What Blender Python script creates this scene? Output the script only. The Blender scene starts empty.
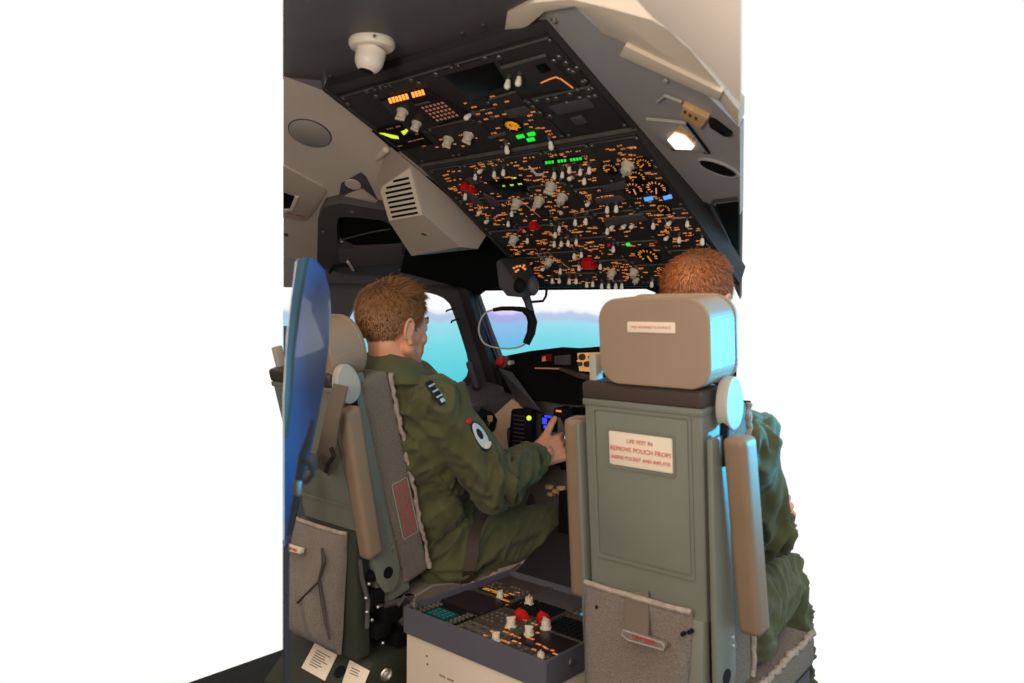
import bpy, bmesh, math, random
from mathutils import Vector, Matrix, noise
from mathutils.bvhtree import BVHTree

V = Vector
C = bpy.context.scene.collection
R = math.radians
random.seed(7)

# ------------------------------------------------------------------ camera
FPX = 794.0
CAM = V((1.32, 0.0, 1.39))
YAW, PITCH, ROLL = R(41.6), R(-2.1), R(0.6)
_d = V((-math.sin(YAW) * math.cos(PITCH), math.cos(YAW) * math.cos(PITCH), math.sin(PITCH)))
_r = V((math.cos(YAW), math.sin(YAW), 0.0))
_u = _r.cross(_d).normalized()
RIGHT = _r * math.cos(ROLL) + _u * math.sin(ROLL)
UP = _u * math.cos(ROLL) - _r * math.sin(ROLL)
FWD = _d.normalized()
cam_data = bpy.data.cameras.new('camera')
cam_data.sensor_width = 36.0
cam_data.lens = FPX / 1024.0 * 36.0
cam_data.clip_start = 0.02
cam_data.dof.use_dof = True
cam_data.dof.focus_distance = 2.35
cam_data.dof.aperture_fstop = 3.2
cam = bpy.data.objects.new('camera', cam_data)
C.objects.link(cam)
mw = Matrix((RIGHT, UP, -FWD)).transposed().to_4x4()
mw.translation = CAM
cam.matrix_world = mw
scene = bpy.context.scene
scene.camera = cam

# ------------------------------------------------------------------ view, world, lights
scene.view_settings.view_transform = 'Standard'
scene.view_settings.look = 'None'
scene.view_settings.exposure = 0.0
scene.view_settings.gamma = 1.0
scene.view_settings.use_curve_mapping = False

world = bpy.data.worlds.new('invented surround')
scene.world = world
world.use_nodes = True
wt = world.node_tree
wt.nodes.clear()
w_out = wt.nodes.new('ShaderNodeOutputWorld')
w_bg = wt.nodes.new('ShaderNodeBackground')
w_tc = wt.nodes.new('ShaderNodeTexCoord')
w_sep = wt.nodes.new('ShaderNodeSeparateXYZ')
wt.links.new(w_tc.outputs['Generated'], w_sep.inputs[0])
# invented surroundings: white all round, darkened below and dimmed above to steer the light
w_ramp = wt.nodes.new('ShaderNodeValToRGB')
w_map = wt.nodes.new('ShaderNodeMapRange')
w_map.inputs[1].default_value = -1.0
w_map.inputs[2].default_value = 1.0
wt.links.new(w_sep.outputs['Z'], w_map.inputs[0])
wt.links.new(w_map.outputs[0], w_ramp.inputs[0])
e = w_ramp.color_ramp.elements
e[0].position = 0.27; e[0].color = (0.02, 0.02, 0.02, 1)
e[1].position = 0.30; e[1].color = (1.03, 1.02, 1.0, 1)
n1 = e.new(0.72); n1.color = (1.03, 1.02, 1.0, 1)
n2 = e.new(0.78); n2.color = (0.75, 0.70, 0.62, 1)
# the turquoise simulated scenery wraps round the first officer's side of the hall
def w_range(out, lo, hi, a=0.0, b=1.0):
    n = wt.nodes.new('ShaderNodeMapRange')
    n.inputs[1].default_value = lo; n.inputs[2].default_value = hi
    n.inputs[3].default_value = a; n.inputs[4].default_value = b
    wt.links.new(out, n.inputs[0])
    return n.outputs[0]
def w_math(op, p, q):
    n = wt.nodes.new('ShaderNodeMath'); n.operation = op
    for i, k in enumerate((p, q)):
        if isinstance(k, (int, float)): n.inputs[i].default_value = k
        else: wt.links.new(k, n.inputs[i])
    return n.outputs[0]
w_band = w_math('MULTIPLY', w_range(w_sep.outputs['X'], 0.25, 0.45), w_math('MULTIPLY', w_math('MULTIPLY', w_range(w_sep.outputs['Z'], 0.5, 0.3), w_range(w_sep.outputs['Z'], -0.2, -0.05)), w_range(w_sep.outputs['Y'], -0.3, -0.05)))
w_mix = wt.nodes.new('ShaderNodeMix')
w_mix.data_type = 'RGBA'
w_mix.inputs[7].default_value = (0.10, 1.15, 1.75, 1)
wt.links.new(w_band, w_mix.inputs[0])
wt.links.new(w_ramp.outputs[0], w_mix.inputs[6])
# added warm fill from aft, above head height only; made dark low down
w_aft = w_range(w_sep.outputs['Y'], 0.0, -0.35)
w_high = w_range(w_sep.outputs['Z'], 0.0, 0.45, 0.04, 1.0)
w_warm = wt.nodes.new('ShaderNodeMix'); w_warm.data_type = 'RGBA'
w_warm.inputs[7].default_value = (2.1, 1.75, 1.45, 1)
wt.links.new(w_aft, w_warm.inputs[0]); wt.links.new(w_mix.outputs[2], w_warm.inputs[6])
w_str = w_math('ADD', w_math('MULTIPLY', w_math('SUBTRACT', 1.0, w_aft), 1.0), w_math('MULTIPLY', w_aft, w_high))
wt.links.new(w_warm.outputs[2], w_bg.inputs[0])
# added dark sector: dims the light reaching the captain's seat from aft left
w_left = w_math('MULTIPLY', w_range(w_sep.outputs['X'], -0.15, -0.35), w_range(w_sep.outputs['Y'], 0.22, 0.05))
w_str = w_math('MULTIPLY', w_str, w_math('SUBTRACT', 1.0, w_math('MULTIPLY', w_left, 0.85)))
wt.links.new(w_str, w_bg.inputs[1])
wt.links.new(w_bg.outputs[0], w_out.inputs[0])

def area_light(name, loc, target, size, power, col, size_y=None):
    l = bpy.data.lights.new(name, 'AREA')
    l.energy = power; l.color = col; l.size = size
    if size_y:
        l.shape = 'RECTANGLE'; l.size_y = size_y
    o = bpy.data.objects.new(name, l)
    o.location = loc
    o.rotation_euler = (V(target) - V(loc)).to_track_quat('-Z', 'Y').to_euler()
    C.objects.link(o)
    return o

AFT_FILL = area_light('aft_fill_light', (0.95, -0.6, 1.50), (0.15, 1.5, 1.90), 0.5, 16.0, (1.0, 0.87, 0.74))  # added unseen area lamp that brightens the overhead panel and linings

PANEL_FILL = area_light('panel_fill_light', (1.15, 0.05, 1.50), (0.72, 0.95, 1.82), 0.15, 4.0, (1.0, 0.88, 0.78))  # unseen lamp put in to brighten the pale outer ceiling panel
_sd = bpy.data.lights.new('side_cyan_fill', 'SPOT')  # added cyan spot aimed at the near headrest, standing in for side-window light
_sd.energy = 480.0; _sd.color = (0.04, 0.55, 1.0); _sd.spot_size = R(19); _sd.spot_blend = 0.6; _sd.shadow_soft_size = 0.12
SIDE = bpy.data.objects.new('side_cyan_fill', _sd); C.objects.link(SIDE)
SIDE.location = (1.60, 2.90, 1.36)
SIDE.rotation_euler = (V((0.66, 1.44, 1.24)) - V(SIDE.location)).to_track_quat('-Z', 'Y').to_euler()

# ------------------------------------------------------------------ pixel helpers (measured in the photograph)
def ray(px, py):
    return (FWD + RIGHT * ((px - 512.0) / FPX) + UP * ((341.5 - py) / FPX))
def PD(px, py, d):
    return CAM + ray(px, py) * d
def PP(px, py, p0, n):
    r = ray(px, py)
    return CAM + r * ((V(p0) - CAM).dot(V(n)) / r.dot(V(n)))
def PX(px, py, x): return PP(px, py, (x, 0, 0), (1, 0, 0))
def PY(px, py, y): return PP(px, py, (0, y, 0), (0, 1, 0))
def PZ(px, py, z): return PP(px, py, (0, 0, z), (0, 0, 1))

# ------------------------------------------------------------------ materials
def lin(c):
    out = []
    for k in c[:3]:
        k = k / 255.0
        out.append(k / 12.92 if k <= 0.04045 else ((k + 0.055) / 1.055) ** 2.4)
    return (*out, 1.0)
MATS = {}
def mat(name, rgb, rough=0.6, metal=0.0, bump=0.0, bscale=200.0, var=0.0, vscale=6.0, emit=None, estr=1.0,
        spec=0.35, kind='noise', coat=0.0, trans=0.0, sheen=0.0):
    m = bpy.data.materials.new(name)
    m.use_nodes = True
    nt = m.node_tree
    b = nt.nodes['Principled BSDF']
    col = lin(rgb)
    b.inputs['Base Color'].default_value = col
    b.inputs['Roughness'].default_value = rough
    b.inputs['Metallic'].default_value = metal
    b.inputs['Specular IOR Level'].default_value = spec
    b.inputs['Coat Weight'].default_value = coat
    b.inputs['Transmission Weight'].default_value = trans
    b.inputs['Sheen Weight'].default_value = sheen
    tc = nt.nodes.new('ShaderNodeTexCoord')
    if var > 0:
        n = nt.nodes.new('ShaderNodeTexNoise')
        n.inputs['Scale'].default_value = vscale
        n.inputs['Detail'].default_value = 5.0
        nt.links.new(tc.outputs['Object'], n.inputs['Vector'])
        rp = nt.nodes.new('ShaderNodeValToRGB')
        rp.color_ramp.elements[0].position = 0.3
        rp.color_ramp.elements[1].position = 0.7
        rp.color_ramp.elements[0].color = tuple(k * (1 - var) for k in col[:3]) + (1,)
        rp.color_ramp.elements[1].color = tuple(min(1, k * (1 + var)) for k in col[:3]) + (1,)
        nt.links.new(n.outputs['Fac'], rp.inputs[0])
        nt.links.new(rp.outputs[0], b.inputs['Base Color'])
    if bump > 0:
        if kind == 'noise':
            t = nt.nodes.new('ShaderNodeTexNoise')
            t.inputs['Scale'].default_value = bscale
            t.inputs['Detail'].default_value = 3.0
            out = t.outputs['Fac']
        else:
            t = nt.nodes.new('ShaderNodeTexVoronoi')
            t.inputs['Scale'].default_value = bscale
            out = t.outputs['Distance']
        nt.links.new(tc.outputs['Object'], t.inputs['Vector'])
        bp = nt.nodes.new('ShaderNodeBump')
        bp.inputs['Strength'].default_value = bump
        bp.inputs['Distance'].default_value = 0.004
        nt.links.new(out, bp.inputs['Height'])
        nt.links.new(bp.outputs[0], b.inputs['Normal'])
    if emit is not None:
        b.inputs['Emission Color'].default_value = lin(emit)
        b.inputs['Emission Strength'].default_value = estr
    MATS[name] = m
    return m

M = {}
M['ceiling'] = mat('dark ceiling vinyl', (98, 92, 95), 0.5, bump=0.15, bscale=350, var=0.08)
M['side'] = mat('warm grey moulded lining', (200, 187, 175), 0.55, bump=0.12, bscale=420, var=0.05)
M['vent'] = mat('taupe moulded plastic', (176, 163, 150), 0.5, bump=0.1, bscale=420, var=0.04)
M['rightlin'] = mat('satin grey lining', (160, 158, 160), 0.38, bump=0.08, bscale=300, var=0.05)
M['cream'] = mat('cream painted metal', (214, 200, 182), 0.5, bump=0.05, bscale=150, var=0.04)
M['pinkpanel'] = mat('pale pink beige lining', (236, 222, 210), 0.6, bump=0.05, bscale=150, var=0.03)
M['charcoal'] = mat('charcoal plastic', (76, 73, 76), 0.55, bump=0.15, bscale=400, var=0.08)
M['dark'] = mat('dark frame paint', (38, 37, 42), 0.55, bump=0.1, bscale=300, var=0.1)
M['black'] = mat('matt black', (13, 13, 15), 0.7, spec=0.2, bump=0.05, bscale=300, var=0.15)
M['coaming'] = mat('black glareshield leather', (14, 13, 15), 0.85, spec=0.12, bump=0.3, bscale=500, var=0.2)
M['panel'] = mat('overhead panel paint', (56, 54, 55), 0.6, spec=0.25, bump=0.1, bscale=400, var=0.1)
M['module'] = mat('module face paint', (50, 48, 49), 0.55, spec=0.25, bump=0.1, bscale=400, var=0.12)
M['module_edge'] = mat('worn module lip', (92, 88, 84), 0.5, var=0.2, vscale=30)
M['fastener'] = mat('dull steel fastener', (105, 104, 104), 0.4, 0.7)
M['steel'] = mat('bright steel', (190, 188, 182), 0.3, 0.9)
M['white'] = mat('white plastic tip', (232, 226, 214), 0.4)
M['knob'] = mat('grey ivory knob', (196, 188, 172), 0.5, var=0.08, vscale=40)
M['red'] = mat('red guard', (190, 22, 26), 0.4)
M['darkred'] = mat('dark red guard', (120, 12, 18), 0.4)
M['amber'] = mat('amber backlit lettering', (200, 120, 60), 0.6, emit=(255, 158, 84), estr=0.62)
M['amberhot'] = mat('bright amber digits', (255, 160, 60), 0.6, emit=(255, 150, 60), estr=1.5)
M['amberdim'] = mat('dim rose lettering', (150, 110, 90), 0.6, emit=(200, 130, 100), estr=0.3)
M['ambergauge'] = mat('amber dial', (180, 100, 20), 0.5, emit=(240, 160, 30), estr=0.6)
M['green'] = mat('green lit legend', (20, 150, 30), 0.5, emit=(40, 240, 60), estr=0.9)
M['yellow'] = mat('yellow green lit bar', (190, 210, 30), 0.5, emit=(215, 235, 40), estr=1.0)
M['blue'] = mat('blue lit bar', (60, 120, 220), 0.5, emit=(90, 160, 255), estr=1.0)
M['deepblue'] = mat('deep blue display', (20, 30, 160), 0.4, emit=(60, 80, 255), estr=0.9)
M['lcdline'] = mat('dim teal characters', (40, 110, 120), 0.5, emit=(60, 150, 170), estr=0.12)
M['cyan'] = mat('cyan display', (60, 160, 190), 0.4, emit=(90, 190, 220), estr=0.22)
M['lcdgreen'] = mat('green blue lcd', (10, 40, 38), 0.4, emit=(30, 110, 90), estr=0.10)
M['iceblue'] = mat('ice white display', (180, 210, 240), 0.4, emit=(200, 225, 255), estr=0.95)
M['screen_off'] = mat('black screen', (6, 6, 7), 0.35, spec=0.25)
M['purple_screen'] = mat('dark aubergine screen', (34, 25, 30), 0.4, spec=0.3)
M['dome'] = mat('cream white dome plastic', (236, 224, 208), 0.35, var=0.02)
M['lamp'] = mat('lit reading lamp', (255, 240, 225), 0.4, emit=(255, 238, 222), estr=2.2)
M['lampbox'] = mat('tan lit switch plate', (205, 165, 120), 0.5, var=0.12, vscale=60)
M['leather'] = mat('taupe seat leather', (150, 130, 110), 0.5, bump=0.12, bscale=350, var=0.06)
M['leatherdark'] = mat('dark brown leather', (66, 56, 50), 0.5, bump=0.15, bscale=350, var=0.08)
M['tan'] = mat('tan armrest leather', (132, 111, 91), 0.5, bump=0.12, bscale=350, var=0.07)
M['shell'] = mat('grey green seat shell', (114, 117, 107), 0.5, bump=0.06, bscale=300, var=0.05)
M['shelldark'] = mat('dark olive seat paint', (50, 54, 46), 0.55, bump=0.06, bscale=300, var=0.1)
M['pad'] = mat('pale grey pad', (172, 168, 158), 0.5, bump=0.06, bscale=300, var=0.04)
M['placard'] = mat('cream placard', (226, 212, 192), 0.5, var=0.05)
M['redtext'] = mat('red print', (206, 78, 76), 0.6)
M['darktext'] = mat('grey print', (90, 80, 72), 0.6)
M['knit'] = mat('grey knit fabric', (122, 112, 102), 0.95, bump=0.9, bscale=330, var=0.2, vscale=260, kind='voronoi', sheen=0.2, spec=0.1)
M['fluff'] = mat('grey fleece edging', (165, 152, 140), 0.95, bump=0.8, bscale=250, var=0.2, vscale=80, spec=0.1)
M['suit'] = mat('olive flight suit cloth', (84, 86, 58), 0.85, bump=0.25, bscale=700, var=0.12, vscale=14, spec=0.15, sheen=0.15)
M['suitseam'] = mat('dark olive seam', (56, 58, 40), 0.9, bump=0.2, bscale=500)
M['skin'] = mat('skin', (222, 154, 120), 0.5, bump=0.08, bscale=300, var=0.07, vscale=25, spec=0.4)
M['skin'].node_tree.nodes['Principled BSDF'].inputs['Subsurface Weight'].default_value = 0.08
M['eye'] = mat('eye white', (225, 222, 215), 0.2, spec=0.6)
M['iris'] = mat('iris', (50, 70, 90), 0.2, spec=0.6)
M['lips'] = mat('lips', (180, 110, 98), 0.5)
M['hair'] = mat('chestnut hair', (140, 97, 60), 0.5, var=0.35, vscale=120, spec=0.4)
M['haircap'] = mat('hair base', (84, 58, 40), 0.8, bump=0.6, bscale=260, var=0.2, vscale=120)
M['hairred'] = mat('ginger hair', (150, 88, 48), 0.5, var=0.35, vscale=120, spec=0.4)
M['haircapred'] = mat('ginger hair base', (104, 66, 42), 0.8, bump=0.6, bscale=260, var=0.2, vscale=120)
M['navy'] = mat('navy cloth', (28, 30, 44), 0.8)
M['navyvinyl'] = mat('glossy navy vinyl', (50, 68, 106), 0.28, spec=0.7, coat=0.6, var=0.08)
M['brown'] = mat('brown edge trim', (62, 50, 42), 0.6, var=0.1)
M['strap'] = mat('black webbing', (18, 17, 18), 0.8, bump=0.4, bscale=500)
M['boot'] = mat('black boot leather', (20, 19, 19), 0.4, bump=0.15, bscale=300)
M['pedrim'] = mat('slate blue rim paint', (86, 86, 98), 0.5, bump=0.06, bscale=300, var=0.06)
M['pedcream'] = mat('cream pedestal side', (206, 192, 174), 0.5, bump=0.05, bscale=200, var=0.04)
M['pedmod'] = mat('brown grey radio face', (68, 60, 54), 0.55, var=0.1, vscale=30)
M['floor'] = mat('dark carpet', (26, 24, 23), 0.95, bump=0.6, bscale=500, var=0.25, vscale=90)
M['greypanel'] = mat('grey instrument panel', (128, 120, 116), 0.55, bump=0.1, bscale=300, var=0.08)
M['console'] = mat('slate console', (72, 72, 78), 0.55, bump=0.15, bscale=300, var=0.1)
M['beige'] = mat('beige footwell lining', (196, 166, 138), 0.6, var=0.06)
M['mcp'] = mat('lit mode panel', (150, 120, 84), 0.5, emit=(225, 175, 105), estr=0.55)
M['strapbrown'] = mat('grey brown webbing', (104, 93, 80), 0.9, bump=0.4, bscale=500, var=0.1)
M['patchwhite'] = mat('pale blue patch thread', (196, 208, 214), 0.8, bump=0.3, bscale=600)
M['greydisc'] = mat('grey vent cap', (148, 142, 136), 0.5, bump=0.05, bscale=300, var=0.04)

def glass_mat(name, tint, alpha):
    m = bpy.data.materials.new(name); m.use_nodes = True
    nt = m.node_tree; nt.nodes.clear()
    o = nt.nodes.new('ShaderNodeOutputMaterial'); mx = nt.nodes.new('ShaderNodeMixShader')
    t = nt.nodes.new('ShaderNodeBsdfTransparent'); g = nt.nodes.new('ShaderNodeBsdfGlossy')
    t.inputs[0].default_value = lin(tint); g.inputs['Roughness'].default_value = 0.05
    mx.inputs[0].default_value = alpha
    nt.links.new(t.outputs[0], mx.inputs[1]); nt.links.new(g.outputs[0], mx.inputs[2])
    nt.links.new(mx.outputs[0], o.inputs[0])
    return m
M['winglass'] = glass_mat('window glass', (255, 255, 255), 0.02)
M['hudglass'] = glass_mat('violet combiner glass', (247, 238, 254), 0.0)

# ------------------------------------------------------------------ object plumbing
W = {}                                   # world translation of every object used as a parent
def setprops(o, label=None, cat=None, group=None, kind=None):
    if label: o['label'] = label
    if cat: o['category'] = cat
    if group: o['group'] = group
    if kind: o['kind'] = kind
    return o
def thing(name, loc, label, cat, group=None):
    o = bpy.data.objects.new(name, None)
    o.empty_display_size = 0.05
    o.location = V(loc)
    C.objects.link(o)
    W[o] = V(loc)
    return setprops(o, label, cat, group)
def place(o, parent, mtx):
    o.matrix_basis = mtx
    if parent is not None:
        o.parent = parent
        o.matrix_parent_inverse = Matrix.Translation(-W[parent])
    W[o] = mtx.translation.copy()
def link_mesh(name, me, parent=None, mtx=None, label=None, **kw):
    o = bpy.data.objects.new(name, me)
    C.objects.link(o)
    place(o, parent, mtx or Matrix.Identity(4))
    return setprops(o, label, **kw)

class B:
    """collects shapes and becomes ONE mesh object"""
    def __init__(self, bevel=0.0, seg=2):
        self.bm = bmesh.new(); self.mi = 0; self.bevel = bevel; self.seg = seg
    def _fin(self, geom_faces):
        for f in geom_faces: f.material_index = self.mi
    def hexa(self, p, bevel=None):
        """8 corners: bottom ring 0..3, top ring 4..7"""
        t = bmesh.new()
        vs = [t.verts.new(V(q)) for q in p]
        for idx in ((0, 3, 2, 1), (4, 5, 6, 7), (0, 1, 5, 4), (1, 2, 6, 5), (2, 3, 7, 6), (3, 0, 4, 7)):
            t.faces.new([vs[i] for i in idx])
        self._merge(t, self.bevel if bevel is None else bevel)
        return self
    def _merge(self, t, bevel=0.0, seg=None):
        bmesh.ops.recalc_face_normals(t, faces=t.faces)
        if bevel > 0:
            bmesh.ops.bevel(t, geom=list(t.edges), offset=bevel, segments=seg or self.seg, profile=0.6, affect='EDGES', clamp_overlap=True)
        mp = {}
        for v in t.verts: mp[v] = self.bm.verts.new(v.co)
        for f in t.faces:
            try:
                nf = self.bm.faces.new([mp[v] for v in f.verts]); nf.material_index = self.mi
            except ValueError: pass
        t.free()
    def box(self, c, s, mtx=None, bevel=None):
        c = V(c); hx, hy, hz = s[0] / 2, s[1] / 2, s[2] / 2
        pts = [V((x, y, z)) for z in (-hz, hz) for x, y in ((-hx, -hy), (hx, -hy), (hx, hy), (-hx, hy))]
        if mtx is None: pts = [c + p for p in pts]
        else: pts = [mtx @ (c + p) for p in pts]
        self.hexa(pts, bevel)
        return self
    def cyl(self, p0, p1, r0, r1=None, n=16, caps=True):
        p0, p1 = V(p0), V(p1); r1 = r0 if r1 is None else r1
        ax = (p1 - p0).normalized()
        a = ax.orthogonal().normalized(); b = ax.cross(a)
        rings = []
        for p, r in ((p0, r0), (p1, r1)):
            rings.append([self.bm.verts.new(p + (a * math.cos(2 * math.pi * i / n) + b * math.sin(2 * math.pi * i / n)) * r) for i in range(n)])
        fs = [self.bm.faces.new((rings[0][i], rings[0][(i + 1) % n], rings[1][(i + 1) % n], rings[1][i])) for i in range(n)]
        if caps:
            fs.append(self.bm.faces.new(rings[0][::-1])); fs.append(self.bm.faces.new(rings[1]))
        self._fin(fs)
        return self
    def lathe(self, base, axis, prof, n=20):
        """prof: list of (radius, height along axis)"""
        base = V(base); ax = V(axis).normalized(); a = ax.orthogonal().normalized(); b = ax.cross(a)
        rings = []
        for r, h in prof:
            if r < 1e-6: rings.append([self.bm.verts.new(base + ax * h)])
            else: rings.append([self.bm.verts.new(base + ax * h + (a * math.cos(2 * math.pi * i / n) + b * math.sin(2 * math.pi * i / n)) * r) for i in range(n)])
        fs = []
        for q in range(len(rings) - 1):
            A, D = rings[q], rings[q + 1]
            for i in range(n):
                j = (i + 1) % n
                if len(A) == 1 and len(D) == 1: continue
                if len(A) == 1: fs.append(self.bm.faces.new((A[0], D[j], D[i])))
                elif len(D) == 1: fs.append(self.bm.faces.new((A[i], A[j], D[0])))
                else: fs.append(self.bm.faces.new((A[i], A[j], D[j], D[i])))
        self._fin(fs)
        return self
    def prism(self, poly, vec, bevel=None):
        t = bmesh.new(); vec = V(vec)
        a = [t.verts.new(V(p)) for p in poly]; b = [t.verts.new(V(p) + vec) for p in poly]
        n = len(a)
        t.faces.new(a[::-1]); t.faces.new(b)
        for i in range(n): t.faces.new((a[i], a[(i + 1) % n], b[(i + 1) % n], b[i]))
        self._merge(t, self.bevel if bevel is None else bevel)
        return self
    def frame(self, outer, inner, vec):
        """a plate with a hole: both outlines have the same number of points"""
        vec = V(vec); n = len(outer)
        o0 = [self.bm.verts.new(V(p)) for p in outer]; i0 = [self.bm.verts.new(V(p)) for p in inner]
        o1 = [self.bm.verts.new(V(p) + vec) for p in outer]; i1 = [self.bm.verts.new(V(p) + vec) for p in inner]
        fs = []
        for k in range(n):
            j = (k + 1) % n
            fs.append(self.bm.faces.new((o0[k], o0[j], i0[j], i0[k])))
            fs.append(self.bm.faces.new((o1[j], o1[k], i1[k], i1[j])))
            fs.append(self.bm.faces.new((o0[j], o0[k], o1[k], o1[j])))
            fs.append(self.bm.faces.new((i0[k], i0[j], i1[j], i1[k])))
        self._fin(fs)
        return self
    def hull(self, pts, bevel=0.0):
        t = bmesh.new()
        for p in pts: t.verts.new(V(p))
        r = bmesh.ops.convex_hull(t, input=t.verts)
        bmesh.ops.delete(t, geom=[g for g in r['geom_interior'] if isinstance(g, bmesh.types.BMVert)], context='VERTS')
        bmesh.ops.dissolve_limit(t, angle_limit=R(2), verts=t.verts, edges=t.edges)
        self._merge(t, bevel)
        return self
    def tube(self, pts, r, n=10, closed=False):
        pts = [V(p) for p in pts]; rings = []; m = len(pts)
        prev = None
        for i, p in enumerate(pts):
            if closed: d = pts[(i + 1) % m] - pts[i - 1]
            else: d = pts[min(i + 1, m - 1)] - pts[max(i - 1, 0)]
            d.normalize()
            a = d.orthogonal().normalized() if prev is None else (prev - d * prev.dot(d)).normalized()
            prev = a; b = d.cross(a)
            rr = r[i] if isinstance(r, (list, tuple)) else r
            rings.append([self.bm.verts.new(p + (a * math.cos(2 * math.pi * k / n) + b * math.sin(2 * math.pi * k / n)) * rr) for k in range(n)])
        fs = []
        for i in range(m if closed else m - 1):
            A, D = rings[i], rings[(i + 1) % m]
            for k in range(n): fs.append(self.bm.faces.new((A[k], A[(k + 1) % n], D[(k + 1) % n], D[k])))
        if not closed:
            fs.append(self.bm.faces.new(rings[0][::-1])); fs.append(self.bm.faces.new(rings[-1]))
        self._fin(fs)
        return self
    def ribbon(self, pts, width, thick, side):
        """a flat strap along pts; side = direction of its width"""
        pts = [V(p) for p in pts]; side = V(side).normalized(); rings = []
        for i, p in enumerate(pts):
            d = (pts[min(i + 1, len(pts) - 1)] - pts[max(i - 1, 0)]).normalized()
            nrm = d.cross(side).normalized(); s2 = nrm.cross(d).normalized()
            rings.append([self.bm.verts.new(p + s2 * (sx * width / 2) + nrm * (sn * thick / 2)) for sx, sn in ((-1, -1), (1, -1), (1, 1), (-1, 1))])
        fs = []
        for i in range(len(rings) - 1):
            for k in range(4): fs.append(self.bm.faces.new((rings[i][k], rings[i][(k + 1) % 4], rings[i + 1][(k + 1) % 4], rings[i + 1][k])))
        fs.append(self.bm.faces.new(rings[0][::-1])); fs.append(self.bm.faces.new(rings[-1]))
        self._fin(fs)
        return self
    def ball(self, c, r, mtx=None, sub=3):
        """ellipsoid"""
        t = bmesh.new()
        bmesh.ops.create_icosphere(t, subdivisions=sub, radius=1.0)
        rr = (r, r, r) if isinstance(r, (int, float)) else r
        for v in t.verts:
            p = V((v.co.x * rr[0], v.co.y * rr[1], v.co.z * rr[2]))
            if mtx: p = mtx @ p
            v.co = p + V(c)
        self._merge(t)
        return self
    def capsule(self, p0, p1, r0, r1, n=20, m=6):
        p0, p1 = V(p0), V(p1); ax = (p1 - p0); L = ax.length; ax.normalize()
        prof = []
        for i in range(m + 1):
            a = -math.pi / 2 + (math.pi / 2) * i / m
            prof.append((r0 * math.cos(a) if i else 0.0, r0 * math.sin(a)))
        for i in range(m + 1):
            a = (math.pi / 2) * i / m
            prof.append((r1 * math.cos(a) if i < m else 0.0, L + r1 * math.sin(a)))
        self.lathe(p0, ax, prof, n)
        return self
    def mesh(self, name, mats, recenter=True, smooth=True, angle=35):
        bmesh.ops.recalc_face_normals(self.bm, faces=self.bm.faces)
        c = V((0, 0, 0))
        if recenter and self.bm.verts:
            xs = [v.co.x for v in self.bm.verts]; ys = [v.co.y for v in self.bm.verts]; zs = [v.co.z for v in self.bm.verts]
            c = V(((min(xs) + max(xs)) / 2, (min(ys) + max(ys)) / 2, min(zs)))
            for v in self.bm.verts: v.co -= c
        if smooth:
            for f in self.bm.faces: f.smooth = True
            for ed in self.bm.edges:
                if len(ed.link_faces) == 2 and ed.calc_face_angle(0) > R(angle): ed.smooth = False
        me = bpy.data.meshes.new(name)
        self.bm.to_mesh(me); self.bm.free()
        for m in (mats if isinstance(mats, (list, tuple)) else [mats]): me.materials.append(M[m] if isinstance(m, str) else m)
        return me, c
    def done(self, name, mats, parent=None, label=None, recenter=True, angle=35, **kw):
        me, c = self.mesh(name, mats, recenter, angle=angle)
        return link_mesh(name, me, parent, Matrix.Translation(c), label, **kw)

def basis(o, x, y, z):
    m = Matrix((V(x).normalized(), V(y).normalized(), V(z).normalized())).transposed().to_4x4()
    m.translation = V(o)
    return m
def text_mesh(name, s, size, mtx, m, parent=None, align='CENTER', depth=0.0004, **kw):
    cu = bpy.data.curves.new(name, 'FONT')
    cu.body = s; cu.size = size; cu.align_x = align; cu.align_y = 'CENTER'; cu.extrude = depth
    cu.resolution_u = 2
    t = bpy.data.objects.new(name, cu); C.objects.link(t)
    dg = bpy.context.evaluated_depsgraph_get()
    me = bpy.data.meshes.new_from_object(t.evaluated_get(dg))
    bpy.data.objects.remove(t); bpy.data.curves.remove(cu)
    me.materials.clear(); me.materials.append(M[m])
    me.name = name
    return link_mesh(name, me, parent, mtx, **kw)
def roundrect(w, h, r, n=5):
    out = []
    for cx, cy, a0 in ((w / 2 - r, h / 2 - r, 0), (-w / 2 + r, h / 2 - r, 90), (-w / 2 + r, -h / 2 + r, 180), (w / 2 - r, -h / 2 + r, 270)):
        for i in range(n + 1):
            a = R(a0 + 90.0 * i / n)
            out.append((cx + r * math.cos(a), cy + r * math.sin(a)))
    return out
def smooth_poly(pts, k=2):
    """Chaikin corner rounding of a closed 3D outline"""
    pts = [V(p) for p in pts]
    for _ in range(k):
        out = []
        for i in range(len(pts)):
            a, b = pts[i], pts[(i + 1) % len(pts)]
            out.append(a * 0.75 + b * 0.25); out.append(a * 0.25 + b * 0.75)
        pts = out
    return pts

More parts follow.
